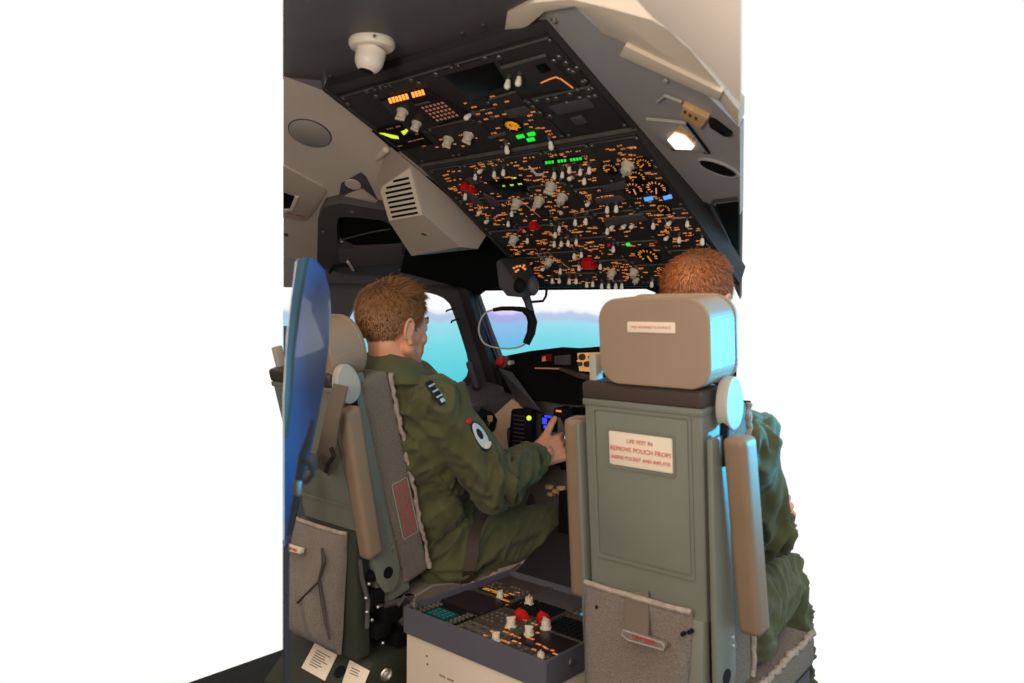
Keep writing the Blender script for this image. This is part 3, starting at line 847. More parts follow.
# shared small meshes (local: x across, y forward, z out of the panel)
def toggle_mesh(tilt):
    b = B(); b.mi = 1
    b.lathe((0, 0, 0), (0, 0, 1), [(0.0062, 0), (0.0062, 0.002), (0.0042, 0.003), (0.0038, 0.006), (0, 0.007)], 10)
    d = V((0, math.sin(tilt), math.cos(tilt)))
    b.cyl(V((0, 0, 0.005)), d * 0.014, 0.0022, 0.0024, 8)
    b.mi = 0
    b.capsule(d * 0.013, d * 0.0225, 0.0042, 0.0056, 10, 4)
    me, _ = b.mesh('toggle_switch', ['white', 'fastener'], recenter=False); return me
TOG = [toggle_mesh(R(a)) for a in (28, -28, 8)]
def knob_mesh():
    b = B()
    b.lathe((0, 0, 0), (0, 0, 1), [(0.0145, 0), (0.0145, 0.003), (0.0115, 0.005), (0.0108, 0.018), (0.0095, 0.0205), (0, 0.021)], 16)
    b.box((0, 0.0, 0.022), (0.005, 0.023, 0.007), bevel=0.0012)
    me, _ = b.mesh('rotary_knob', ['knob'], recenter=False); return me
KNOB = knob_mesh()
def guard_mesh():
    b = B()
    b.prism([(-0.009, -0.014, 0), (-0.009, 0.012, 0), (-0.009, 0.010, 0.012), (-0.009, -0.004, 0.020), (-0.009, -0.014, 0.012)], (0.018, 0, 0), 0.0015)
    b.cyl((-0.010, 0.010, 0.004), (0.010, 0.010, 0.004), 0.0025, n=8)
    me, _ = b.mesh('switch_guard', ['red'], recenter=False); return me
GUARD = guard_mesh()
def fastener_mesh():
    b = B(); b.lathe((0, 0, 0), (0, 0, 1), [(0.0055, 0), (0.0055, 0.0015), (0.0045, 0.0028), (0, 0.003)], 10)
    b.box((0, 0, 0.0031), (0.007, 0.001, 0.0006), bevel=0)
    me, _ = b.mesh('fastener', ['fastener'], recenter=False); return me
FAST = fastener_mesh()

def add_inst(name, me, panel, u, v, h, parent, rot=0.0, sc=1.0, label=None):
    o = bpy.data.objects.new(name, me); C.objects.link(o)
    place(o, parent, panel.mtx(u, v, h, rot) @ Matrix.Scale(sc, 4))
    if label: o['label'] = label
    return o
def word(b, panel, u, v, h, n, ch=0.0042, cw=0.0034, rot90=False):
    """a run of n tiny illegible characters centred on (u, v)"""
    for i in range(n):
        if random.random() < 0.1: continue
        x = u + (i - (n - 1) / 2) * cw
        k = random.random()
        w = cw * 0.62
        if k < 0.35: rects = [(x, v, w, ch)]
        elif k < 0.7: rects = [(x - w * 0.3, v, w * 0.35, ch), (x + w * 0.2, v - ch * 0.3, w * 0.6, ch * 0.35)]
        else: rects = [(x, v - ch * 0.35, w, ch * 0.3), (x, v + ch * 0.35, w, ch * 0.3), (x, v, w * 0.4, ch)]
        for (cx, cy, ww, hh) in rects:
            panel.slab(b, cx - ww / 2, cx + ww / 2, cy - hh / 2, cy + hh / 2, h, h + 0.0004, 0)
def dial(panel, px, py, r, parent, face, mk, h):
    u, v = panel.uv(px, py, h)
    m = panel.mtx(u, v, h)
    b = B(); b.lathe(panel.pt(u, v, h), panel.N, [(r * 1.12, 0), (r * 1.12, 0.004), (r, 0.005), (r * 0.97, 0.003), (0, 0.003)], 28)
    g = b.done('gauge', face, parent)
    b = B()
    for i in range(11):
        a = R(-210 + i * 24)
        p0 = m @ V((r * 0.62 * math.cos(a), r * 0.62 * math.sin(a), 0.0034)); p1 = m @ V((r * 0.86 * math.cos(a), r * 0.86 * math.sin(a), 0.0034))
        b.tube([p0, p1], r * 0.055, 4)
    a = R(random.uniform(0, 360)); b.tube([m @ V((0, 0, 0.004)), m @ V((r * 0.75 * math.cos(a), r * 0.75 * math.sin(a), 0.004))], r * 0.07, 4)
    b.done('dial_marks', mk, g)
    return g

def build_modules(panel, t, specs, h=0.006):
    """specs: list of (u0, u1, v0, v1) -> module plates with an edge lip and fasteners"""
    out = []
    for (u0, u1, v0, v1) in specs:
        b = B(bevel=0.0012)
        panel.slab(b, u0 + 0.0015, u1 - 0.0015, v0 + 0.0015, v1 - 0.0015, -0.002, h)
        m = b.done('control_module', 'module', t)
        b = B(bevel=0.0006)
        panel.slab(b, u0 + 0.006, u1 - 0.006, v0 + 0.002, v0 + 0.0048, h - 0.001, h + 0.003)
        b.done('module_lip', 'module_edge', m)
        nf = 0
        for uu in (u0 + 0.008, u1 - 0.008):
            for vv in (v0 + 0.012, v1 - 0.010):
                add_inst('fastener', FAST, panel, uu, vv, h, m)
        out.append((u0, u1, v0, v1, m))
    return out
def find_mod(mods, u, v):
    best, bd = None, 1e9
    for (u0, u1, v0, v1, m) in mods:
        d = max(u0 - u, 0, u - u1) + max(v0 - v, 0, v - v1)
        if d < bd: best, bd = m, d
    return best

# ---------------- aft overhead panel
ta = thing('aft_overhead_panel', AO + V((0, 0.17, -0.08)), 'aft overhead panel, mostly dark, holding a black screen, amber digits and green lights', 'control panel', 'overhead panels')
b = B(bevel=0.003)
AP.slab(b, XL, XR, 0.0, 0.358, 0.0, -0.05)
b.done('backplate', 'panel', ta)
b = B(bevel=0.002)
AP.slab(b, XL, XL + 0.012, 0.0, 0.356, -0.004, 0.010); AP.slab(b, XR - 0.012, XR, 0.0, 0.356, -0.004, 0.010)
AP.slab(b, XL + 0.012, XR - 0.012, 0.0, 0.028, -0.004, 0.006)
b.done('edge_rail', 'panel', ta)
amods = build_modules(AP, ta, [(-0.345, -0.205, 0.035, 0.205), (-0.345, -0.205, 0.21, 0.345), (-0.200, -0.03, 0.21, 0.345), (-0.20, -0.165, 0.035, 0.205), (-0.165, 0.06, 0.035, 0.185), (0.065, 0.335, 0.035, 0.185), (-0.025, 0.16, 0.19, 0.345), (0.165, 0.335, 0.19, 0.345)])
H = 0.006
def aquad(pxs, mtl, name, parent, h=H, th=0.002, bevel=0.0008):
    return B(bevel=bevel).prism([AP.at(x, y, h) for x, y in pxs], AN * th).done(name, mtl, parent)
# navigation display unit with amber digits and a keypad
nm = aquad([(381, 99), (426, 87.5), (468, 112), (412, 131)], 'purple_screen', 'display_unit', ta, H, 0.008)
b = B(bevel=0.0006)
for x0, x1 in ((388, 408), (411, 424)):
    n_ = 6 if x1 - x0 > 15 else 4
    for i in range(n_):
        xa = x0 + (x1 - x0) * i / n_; xb = x0 + (x1 - x0) * (i + 0.72) / n_
        ya = 103.5 - (xa - 388) * 0.255; yb = 103.5 - (xb - 388) * 0.255
        b.prism([AP.at(xa, ya - 5.2, 0.0145), AP.at(xb, yb - 5.2, 0.0145), AP.at(xb + 2, yb, 0.0145), AP.at(xa + 2, ya, 0.0145)], AN * 0.0006, 0)
b.done('digits', 'amberhot', nm)
b = B()
for r_ in range(5):
    for c_ in range(6):
        u, v = AP.uv(423 + c_ * 3.9 + r_ * 3.6, 107.5 - c_ * 1.0 + r_ * 3.1, 0.014)
        AP.slab(b, u - 0.003, u + 0.003, v - 0.003, v + 0.003, 0.0145, 0.016, 0)
b.done('keypad', 'amberdim', nm)
aquad([(414, 104.5), (428, 101), (430, 102.2), (416, 105.8)], 'module_edge', 'keypad_lip', nm, 0.0142, 0.002, 0.0004)
for (x, y, s_) in ((402, 113, 1.05), (416, 125, 0.9)):
    u, v = AP.uv(x, y, 0.02); add_inst('rotary_knob', KNOB, AP, u, v, 0.014, nm, random.uniform(0, 3), s_)
# annunciator unit with yellow green bars
am = aquad([(372, 130), (408, 121), (433, 143), (396, 151)], 'black', 'annunciator_unit', ta, H, 0.004)
b = B(); lm2 = [((379, 133), (382, 132.3), (398, 135.5), (398, 138.5), (393, 138))]
b.prism([AP.at(x, y, 0.0102) for x, y in ((379, 133), (384, 133), (398, 136), (399, 139), (392, 138.2))], AN * 0.0006, 0)
b.prism([AP.at(x, y, 0.0102) for x, y in ((401, 131.5), (405, 130), (407, 132.5), (404, 135))], AN * 0.0006, 0)
b.prism([AP.at(x, y, 0.0102) for x, y in ((405, 129.5), (409, 127), (411, 128.5), (407, 132))], AN * 0.0006, 0)
b.done('lit_bars', 'yellow', am)
b = B()
for (x, y, n_) in ((390, 128.5, 7), (398, 126.5, 5), (412, 141, 9), (420, 139, 8), (400, 146, 6), (417, 134, 4), (424, 146, 5)):
    u, v = AP.uv(x, y, 0.0102); word(b, AP, u, v, 0.0102, n_)
b.done('lettering', 'amberdim', am)
# big black screen
sc_ = aquad([(438, 71), (497, 55), (514, 86), (470, 100)], 'module', 'screen_unit', ta, H, 0.004, 0.002)
aquad([(443, 76), (494, 62), (508, 86), (471, 97)], 'screen_off', 'screen', sc_, 0.0098, 0.001)
# right side unit with an amber line
ru = aquad([(499, 67), (545, 54), (579, 86), (520, 92)], 'module', 'interphone_unit', ta, H, 0.006)
aquad([(500, 66), (545, 53.5), (547, 55.5), (502, 68.5)], 'module_edge', 'unit_lip', ru, 0.012, 0.003)
b = B(); am_pts = [AP.at(x, y, 0.0125) for x, y in ((541, 83), (550, 79), (556, 77), (561, 79), (573, 88))]
b.tube(am_pts, 0.0016, 6); b.done('flow_line', 'amber', ru)
aquad([(536, 65), (545, 63), (551, 69), (541, 72)], 'screen_off', 'jack_cover', ru, 0.012, 0.004)
for (x, y) in ((508, 79), (519, 76)):
    u, v = AP.uv(x, y, 0.02); add_inst('toggle_switch', TOG[2], AP, u, v, 0.008, ru, 0, 1.25)
# amber lettered strip, oval dial, green lights
st = aquad([(488, 99), (516, 91), (528, 106), (502, 112)], 'module', 'test_unit', ta, H, 0.004)
aquad([(489, 98), (516, 90), (517, 91.5), (490, 99.5)], 'module_edge', 'unit_lip', st, 0.0098, 0.003)
b = B()
for (x, y, n_) in ((492.5, 96.5, 4), (495, 104.5, 3), (507, 101.5, 4), (513, 112, 6), (521, 110, 7), (530, 115.5, 5), (533, 112, 4)):
    u, v = AP.uv(x, y, 0.0102); word(b, AP, u, v, 0.0102, n_, 0.005)
b.done('lettering', 'amber', st)
dial(AP, 513, 125, 0.0225, ta, 'black', 'ambergauge', H)
dial(AP, 513, 125, 0.012, ta, 'ambergauge', 'black', H + 0.003)
b = B(bevel=0.0008)
for (x, y) in ((520, 136), (531, 133.5), (530.5, 139)):
    b.prism([AP.at(x - 4, y - 0.6, 0.0075), AP.at(x + 3, y - 2.2, 0.0075), AP.at(x + 5, y + 0.8, 0.0075), AP.at(x - 2, y + 2.2, 0.0075)], AN * 0.003)
b.done('gear_lights', 'green', ta)
b = B()
for (x, y, n_) in ((466, 103, 4), (474, 107, 5), (483, 110, 5), (489, 113, 6), (497, 116, 4), (505, 114, 5), (478, 114, 4), (486, 119, 4), (531, 120, 4), (526, 124, 4), (538, 128, 4), (498, 128, 4), (494, 133, 5), (531, 127, 3), (543, 128, 4), (444, 147, 3), (455, 144, 3), (463, 146, 3), (433, 118, 4), (427, 123, 5), (502, 140, 5), (507, 143.5, 5), (548, 131, 5), (551, 134, 5), (554, 137, 4), (441, 139.5, 4), (450, 137.5, 4), (461, 135, 4), (470, 133, 4), (437, 147, 3), (477, 138, 3)):
    u, v = AP.uv(x, y, H); word(b, AP, u, v, H + 0.0003, n_, 0.0048)
b.done('lettering', 'amber', ta)
aquad([(488, 136), (505, 131.5), (506.5, 133.5), (490, 138)], 'module_edge', 'unit_lip', ta, H, 0.004)
for (x, y, k) in ((504, 146, 0), (548, 141.5, 0), (472, 117, 1)):
    u, v = AP.uv(x, y, 0.02); add_inst('toggle_switch', TOG[k], AP, u, v, H, find_mod(amods, u, v), R(20), 1.2)
for (x, y) in ((447, 143.5), (467, 139.5)):
    u, v = AP.uv(x, y, 0.02); add_inst('rotary_knob', KNOB, AP, u, v, H, find_mod(amods, u, v), 0.5, 1.0)
for (x, y) in ((485, 58), (491, 60), (499, 57), (554, 61), (559, 57), (566, 63), (573, 72), (569, 70), (577, 68), (583, 82), (589, 90), (595, 96), (589, 97), (580, 98), (567, 103), (552, 107.5), (577, 90), (570, 94), (556, 98), (548, 99.5), (537, 101), (533, 107), (540, 113), (550, 116), (436, 74), (419, 83), (411, 80), (367, 91), (376, 96), (348, 104), (356, 119), (366, 127), (401, 149), (492, 117), (480, 122)):
    u, v = AP.uv(x, y, H)
    if XL + 0.014 < u < XR - 0.014 and 0.01 < v < 0.35:
        add_inst('fastener', FAST, AP, u, v, H, find_mod(amods, u, v), random.random(), 1.35)
for (u0, u1, v0, v1) in ((0.20, 0.30, 0.225, 0.255), (0.075, 0.14, 0.205, 0.235), (0.22, 0.25, 0.275, 0.30)):
    b = B(bevel=0.002); AP.slab(b, u0, u1, v0, v1, 0.004, 0.012); b.done('breaker_cover', 'charcoal', find_mod(amods, u0, v0))

# ---------------- forward overhead panel
tf = thing('forward_overhead_panel', FO + V((0, 0.3, -0.25)), 'forward overhead panel crowded with white toggle switches and amber lettering', 'control panel', 'overhead panels')
b = B(bevel=0.003)
FP.slab(b, XL, XR, 0.0, FL, 0.0, -0.05)
b.done('backplate', 'panel', tf)
b = B(bevel=0.002)
FP.slab(b, XL, XL + 0.010, 0.0, FL, -0.004, 0.010); FP.slab(b, XR - 0.010, XR, 0.0, FL, -0.004, 0.010)
FP.slab(b, XL + 0.01, XR - 0.01, 0.0, 0.006, -0.004, 0.014)
FP.slab(b, XL + 0.01, XR - 0.01, FL - 0.004, FL, -0.030, 0.006)
b.done('edge_rail', 'panel', tf)
b = B(bevel=0.001); FP.slab(b, XL + 0.0, XR - 0.0, -0.012, -0.004, 0.004, 0.012); b.done('divider_lip', 'module_edge', tf)
cols = [-0.353, -0.222, -0.080, 0.060, 0.200, 0.340]
rows = [[0.012, 0.15, 0.30, 0.44, 0.60], [0.012, 0.17, 0.29, 0.42, 0.53, 0.60], [0.012, 0.13, 0.27, 0.36, 0.47, 0.60], [0.012, 0.16, 0.26, 0.39, 0.50, 0.60], [0.012, 0.11, 0.27, 0.44, 0.60]]
specs = []
for i in range(5):
    for j in range(len(rows[i]) - 1): specs.append((cols[i], cols[i + 1], rows[i][j], rows[i][j + 1]))
fmods = build_modules(FP, tf, specs)
TGL = [(475, 177), (484, 175), (494, 174), (503, 172), (554, 175), (562, 175), (569, 170), (580, 172), (589, 170), (574, 182), (584, 181), (591, 208), (607, 209), (616, 208), (575, 222), (585.5, 221),
       (607, 231), (615, 231), (627, 230), (635, 230), (653, 226), (672, 227), (687, 224), (669, 242), (679, 240), (702, 241), (613, 249), (559, 229), (555, 235), (554, 244), (561, 244), (568, 243), (576, 242),
       (574, 256), (581, 255), (579, 268), (600, 267), (546, 272), (560, 271), (552, 281), (559, 281), (569, 281), (576, 281), (508, 224), (527, 241), (483, 216), (490, 225), (511.5, 214), (465, 196)]
LOW = [(586, 283.5), (592, 283), (601, 285), (608, 285), (615, 285), (621, 285), (651, 283)]
lets = {}
def let(m): return lets.setdefault(m, B())
OCC = []
for i, (x, y) in enumerate(TGL):
    u, v = FP.uv(x, y - 1.0, 0.02); OCC.append((u, v))
    m = find_mod(fmods, u, v)
    add_inst('toggle_switch', TOG[0 if random.random() < 0.8 else 1], FP, u, v - 0.006, H, m, 0, random.uniform(0.95, 1.1))
    bb = let(m)
    for dv, n_ in ((-0.022, random.choice((4, 5, 6))), (-0.0295, random.choice((3, 4, 5)))):
        if random.random() < 0.92: word(bb, FP, u + random.uniform(-0.003, 0.003), v + dv, H + 0.0003, n_)
    if random.random() < 0.5: word(bb, FP, u + 0.015, v - 0.006, H + 0.0003, 2)
for (x, y) in LOW:
    u, v = FP.uv(x, y - 2, 0.016); m = find_mod(fmods, u, v)
    add_inst('toggle_switch', TOG[0], FP, u, min(v, FL - 0.012), H, m, 0, 1.0)
for (x, y, s_) in ((550, 189, 1.15), (561, 200, 1.1), (516, 205, 1.1), (538, 203, 1.1), (513, 241, 1.05), (626.5, 169, 1.15), (548, 263.5, 1.0), (611, 275, 0.95), (633, 274, 0.95), (635, 282, 0.75)):
    u, v = FP.uv(x, y, 0.018); OCC.append((u, v)); m = find_mod(fmods, u, v)
    add_inst('rotary_knob', KNOB, FP, u, v, H, m, random.uniform(0, 3), s_)
    bb = let(m)
    for k in range(5):
        a = R(200 + k * 35)
        word(bb, FP, u + 0.027 * math.cos(a), v + 0.022 * math.sin(a), H + 0.0003, 3)
for (x, y, s_) in ((535, 226, 1.15), (590, 263, 1.6), (466, 187, 1.05), (472, 190, 0.9)):
    u, v = FP.uv(x, y, 0.012); m = find_mod(fmods, u, v)
    g = add_inst('switch_guard', GUARD, FP, u, v, H, m, 0, s_, 'red switch guard')
for (x, y, r, f, k) in ((637, 176, 0.024, 'black', 'ambergauge'), (634, 188, 0.026, 'black', 'amber'), (656.5, 187, 0.028, 'black', 'amber'), (664, 208, 0.019, 'black', 'ambergauge'), (648, 255, 0.033, 'black', 'ambergauge'), (662, 269, 0.017, 'black', 'ambergauge'), (610, 168, 0.020, 'black', 'ambergauge'), (644, 163, 0.020, 'black', 'ambergauge')):
    u, v = FP.uv(x, y, 0.008); OCC.append((u, v))
    dial(FP, x, y, r, find_mod(fmods, u, v), f, k, H)
def fquad(pxs, mtl, name, parent=None, h=H, th=0.002, bevel=0.0006):
    if parent is None:
        u, v = FP.uv(pxs[0][0], pxs[0][1], h); parent = find_mod(fmods, u, v)
    return B(bevel=bevel).prism([FP.at(x, y, h) for x, y in pxs], FN * th).done(name, mtl, parent)
for xs in ((644, 200, 653.5, 198), (663, 198.5, 672.5, 196.5)):
    fquad([(xs[0], xs[1] - 2.5), (xs[2] - 1, xs[3] - 2), (xs[2], xs[3] + 1.2), (xs[0] + 1.5, xs[1] + 0.7)], 'blue', 'blue_light', None, H, 0.003)
du = fquad([(542, 160), (580, 155), (586, 160), (548, 166)], 'screen_off', 'digit_window', None, H, 0.004)
b = B()
for i in range(12):
    x = 545 + i * 3.1; y = 163.6 - i * 0.36
    if i in (3, 7): continue
    b.prism([FP.at(x, y - 2.2, 0.0103), FP.at(x + 2.2, y - 2.5, 0.0103), FP.at(x + 2.8, y + 0.2, 0.0103), FP.at(x + 0.6, y + 0.5, 0.0103)], FN * 0.0005, 0)
b.done('digits', 'green', du)
du = fquad([(487, 181), (521, 176), (529, 190), (500, 194)], 'screen_off', 'digit_window', None, H, 0.005, 0.0012)
b = B()
for (x, y, n_) in ((497, 180.5, 2), (514, 178, 5), (504, 186, 3), (512, 185, 4), (520, 184, 4)):
    u, v = FP.uv(x, y, 0.0112); word(b, FP, u, v, 0.0112, n_, 0.0055)
b.done('digits', 'yellow', du)
fquad([(528, 166), (529.5, 165.6), (537, 173.5), (543.5, 173), (544, 175.5), (536, 176)], 'white', 'placard_strip', None, H, 0.001, 0.0003)
for q in ([(466, 190), (478, 196), (484, 203), (474, 204)], [(484, 193), (492, 196), (501, 204), (492, 206)], [(466, 178), (478, 175), (484, 181), (472, 184)],
          [(604, 219), (642, 213), (648, 219), (610, 225)], [(595, 198), (620, 195), (626, 199), (600, 203)], [(603, 185), (625, 180), (630, 186), (606, 191)]):
    fquad(q, 'charcoal', 'cover_plate', None, H, 0.006, 0.0015)
fquad([(604, 218), (643, 212.5), (644, 214), (605, 220)], 'module_edge', 'unit_lip', None, H + 0.004, 0.004)
# thin flow diagram lines
for pts in ([(672, 219), (693, 217), (704, 231)], [(653, 219), (664, 218), (672, 231)], [(664, 218), (693, 217)], [(537, 254), (546, 263)], [(557, 259), (570, 269)], [(522, 250), (536, 249), (538, 254), (548, 252), (556, 260)],
            [(519, 199), (540, 217)], [(706, 243), (716, 256), (726, 256)], [(561, 223), (568, 230)], [(583, 247), (592, 252)], [(574, 214), (602, 208)]):
    B().tube([FP.at(x, y, H + 0.0008) for x, y in pts], 0.0009, 4).done('flow_line', 'amberdim', tf)
random.seed(21)
for (u0, u1, v0, v1, m) in fmods:                          # the remaining lettering of every module
    bb = let(m)
    for k in range(int(24 * (u1 - u0) * (v1 - v0) / 0.018)):
        u, v = random.uniform(u0 + 0.018, u1 - 0.018), random.uniform(v0 + 0.014, v1 - 0.012)
        if min((abs(u - a) / 0.014 + abs(v - c) / 0.012) for a, c in OCC) < 1: continue
        word(bb, FP, u, v, H + 0.0003, random.choice((3, 4, 5, 6)), random.choice((0.0035, 0.0045)))
for m, bb in lets.items(): bb.done('lettering', 'amber', m)
for (x, y, k) in ((628, 244, 'green'), (656, 242, 'darkred'), (609, 245, 'red'), (471, 204, 'red'), (521, 229, 'red'), (561, 213, 'knob')):
    u, v = FP.uv(x, y, 0.008)
    B().lathe(FP.pt(u, v, H), FN, [(0.006, 0), (0.006, 0.004), (0.004, 0.007), (0, 0.008)], 12).done('indicator_light', k, find_mod(fmods, u, v))

# ================================================================== FRONT: glareshield, instruments, yoke, combiner, pedestal
t = thing('glareshield', (-0.3, 2.15, 1.0), 'black glareshield with lit amber mode panel above the instrument panel', 'glareshield')
GY = 2.06
prof_px = [(499, 357), (530, 351), (563, 347), (580, 348), (606, 346), (690, 352)]
low_px = [(504, 392), (530, 399), (560, 404), (580, 405), (606, 404), (690, 410)]
b = B(bevel=0.0)
up_ = [PY(x, y, GY + (0.10 if i == 0 else 0.0)) for i, (x, y) in enumerate(prof_px)]
lo_ = [PY(x, y, GY + (0.10 if i == 0 else 0.02)) for i, (x, y) in enumerate(low_px)]
for i in range(len(up_) - 1):
    bk = V((0, 0.30, -0.05)); bk2 = V((0, 0.30, 0.0))
    b.hexa([lo_[i], lo_[i + 1], lo_[i + 1] + bk2, lo_[i] + bk2, up_[i], up_[i + 1], up_[i + 1] + bk, up_[i] + bk], 0)
bmesh.ops.remove_doubles(b.bm, verts=b.bm.verts, dist=0.0005)
b.done('coaming', 'coaming', t, angle=45)
gy = GY - 0.012
mc = B(bevel=0.002).prism([PY(x, y, gy) for x, y in ((577, 353), (608, 352), (608, 373), (579, 371))], (0, 0.02, 0)).done('mode_panel', 'mcp', t)
b = B()
for (x, y, r) in ((583, 357, 0.011), (592, 357, 0.008), (598, 358, 0.009), (581, 364, 0.007), (588, 364, 0.010), (597, 365, 0.010), (603, 358, 0.009), (604, 366, 0.009)):
    b.lathe(PY(x, y, gy), (0, -1, 0), [(r, 0), (r * 0.9, 0.012), (0, 0.014)], 14)
b.done('selector_knobs', 'leatherdark', mc)
b = B()
for i in range(6):
    x = 581 + i * 4.6
    b.box(PY(x, 370 + 0.1 * i, gy - 0.002), (0.006, 0.004, 0.006), bevel=0)
for (x, y) in ((579.5, 356), (587, 354.5), (595, 354), (578.6, 361), (584.5, 361), (593, 361.5), (601, 354), (601, 363)):
    b.box(PY(x, y, gy - 0.002), (0.012, 0.003, 0.005), bevel=0)
b.done('lit_keys', 'amber', mc)
gy2 = GY - 0.004
wl = B(bevel=0.001).prism([PY(x, y, gy2) for x, y in ((541, 355), (550.5, 354), (551, 361), (541.5, 362))], (0, 0.02, 0)).done('warning_light', 'darkred', t)
B().prism([PY(x, y, gy2 - 0.001) for x, y in ((542.5, 357), (545, 356), (546, 361), (541.8, 361.5))], (0, 0.004, 0), 0).done('legend', 'amberdim', wl)
du = B(bevel=0.0015).prism([PY(x, y, gy2) for x, y in ((554, 356), (569.5, 354.5), (569.5, 365), (554.5, 364.5))], (0, 0.02, 0)).done('display_unit', 'charcoal', t)
B(bevel=0.001).prism([PY(x, y, gy2 - 0.002) for x, y in ((557, 357.5), (566, 356.5), (566, 362.5), (557.3, 362.5))], (0, 0.004, 0)).done('display', 'console', du)
b = B(bevel=0.002)
b.prism([PY(x, y, GY - 0.02) for x, y in ((535, 367), (560, 367.5), (580, 374), (606, 381), (606, 384), (578, 378), (558, 370), (535, 369.5))], (0, 0.04, 0), 0.001)
ul = b.done('under_lip', 'leatherdark', t)
B().tube([PY(x, y, GY - 0.024) for x, y in ((535, 368.2), (548, 368.4), (559, 368.8))], 0.0022, 6).done('glow_strip', 'amberdim', ul)
rb = PY(502.5, 362, GY + 0.05)
t2 = thing('fire_warning_knob', rb, 'red round warning light on the left end of the glareshield', 'warning light')
B().lathe(rb, (-0.2, -1, 0.1), [(0.024, -0.03), (0.024, 0.0), (0.018, 0.004), (0, 0.004)], 20).done('collar', 'charcoal', t2)
B().lathe(rb, (-0.2, -1, 0.1), [(0.017, 0.002), (0.018, 0.012), (0.012, 0.022), (0, 0.025)], 20).done('lens', 'red', t2)
B().cyl(rb + V((0.05, 0, 0)), rb + V((0.05, -0.02, 0)), 0.008, n=12).done('switch', 'knob', t2)
b = B(bevel=0.004)
b.hull([PD(498, 368, 2.85), PD(512, 372, 2.80), PD(541, 411, 2.62), PD(520, 405, 2.75), PD(498, 368, 3.0), PD(541, 414, 2.75), PD(520, 408, 2.85)])
b.done('trim_20', 'console', kind='structure')

# main instrument panel
t = thing('instrument_panel', (-0.1, 2.2, 0.55), 'dark main instrument panel with small blue display below the glareshield', 'instrument panel')
IY = 2.16
B(bevel=0.004).prism([PY(x, y, IY) for x, y in ((512, 392), (700, 392), (700, 520), (512, 520))], (0, 0.06, 0)).done('panel_face', 'greypanel', t)
d1 = B(bevel=0.002).prism([PY(x, y, IY - 0.01) for x, y in ((541, 415), (556, 411), (556, 432), (541, 432))], (0, 0.02, 0)).done('display_bezel', 'black', t)
b = B()
for (x, y, w, h_) in ((544.5, 421, .02, .022), (548, 416.5, .03, .008), (550, 425, .012, .016), (546, 427, .02, .01)):
    b.box(PY(x, y, IY - 0.012), (w, 0.003, h_), bevel=0)
b.done('display_lines', 'deepblue', d1)
b = B(bevel=0.001); b.box(PY(548, 412, IY - 0.01), (0.05, 0.01, 0.018)); b.done('placard', 'module_edge', t)
b = B(bevel=0.002)
for (x, y) in ((566, 410), (575, 411), (582, 411), (590, 411)):
    b.box(PY(x, y, IY - 0.008), (0.022, 0.02, 0.025))
b.done('push_buttons', 'black', t)
B(bevel=0.002).prism([PY(x, y, IY - 0.02) for x, y in ((585, 400), (606, 399), (606, 408), (585, 408))], (0, 0.03, 0)).done('cover', 'charcoal', t)

# control yoke (the pilot holds its right horn)
YX, YY = -0.440, 2.03
t = thing('control_yoke', (YX, 2.12, 0.0), 'black control yoke with ribbed checklist plate in front of the pilot', 'yoke')
pc = [PY(511, 411, YY), PY(512.5, 409, YY), PY(529, 408, YY), PY(531, 411, YY), PY(530, 452, YY), PY(528, 458, YY), PY(509, 458, YY), PY(508, 452, YY)]
pl = B(bevel=0.003).prism(pc, (0, 0.03, 0)).done('checklist_plate', 'black', t)
b = B(bevel=0.0)
for i in range(9):
    y = 416 + i * 4.2
    b.box(PY(519 - 0.1 * i, y, YY - 0.001), (0.050, 0.003, 0.0035), bevel=0)
b.done('checklist_lines', 'console', pl)
hub = PY(519, 440, YY + 0.06)
B().lathe(hub, (0, 1, 0), [(0.0, -0.035), (0.05, -0.03), (0.055, 0.0), (0.045, 0.05), (0, 0.05)], 24).done('hub', 'charcoal', t)
B().tube([hub + V((0, 0.03, 0)), hub + V((0, 0.10, -0.03)), hub + V((0, 0.12, -0.12)), V((hub.x, 2.14, 0.4)), V((hub.x, 2.12, 0.0))], [0.035, 0.035, 0.036, 0.04, 0.05], 16).done('column', 'charcoal', t)
HN = V((-0.222, 2.035, 0.975))
for s in (1, -1):
    hx = HN if s > 0 else V((2 * hub.x - HN.x, HN.y, HN.z))
    h_ = B().tube([hub, hub.lerp(hx, 0.6) + V((0, 0, -0.06)), hx + V((0, 0, -0.07)), hx, hx + V((-s * 0.012, 0, 0.05)), hx + V((-s * 0.03, 0.0, 0.085))], [0.020, 0.019, 0.018, 0.017, 0.017, 0.019], 14).done('horn', 'black', t)
    B(bevel=0.003).box(hx + V((-s * 0.035, -0.004, 0.092)), (0.05, 0.035, 0.03)).done('horn_head', 'black', h_)
    B().box(hx + V((-s * 0.04, -0.0225, 0.098)), (0.022, 0.002, 0.006), bevel=0).done('legend', 'amber', h_)
B().ball(PY(529, 418, YY - 0.004), 0.0085).done('trim_button', 'yellow', t)

# steering tiller and mask hose by the side console
t = thing('steering_tiller', PD(482, 436, 2.72), 'black steering tiller with amber mark on the side console', 'tiller')
B().tube([PD(478, 437, 2.72), PD(478, 422, 2.70), PD(483, 413, 2.70), PD(490, 418, 2.70)], [0.022, 0.024, 0.022, 0.02], 14).done('handle', 'black', t)
B().tube([PD(486, 434, 2.7), PD(492, 428, 2.68), PD(494, 420, 2.68), PD(490, 414, 2.68)], 0.012, 10).done('wheel_rim', 'black', t)
B(bevel=0.002).box(PD(490, 418.5, 2.66), (0.018, 0.008, 0.02)).done('amber_mark', 'lampbox', t)
B().ball(PD(485, 434, 2.66), 0.008).done('blue_button', 'deepblue', t)

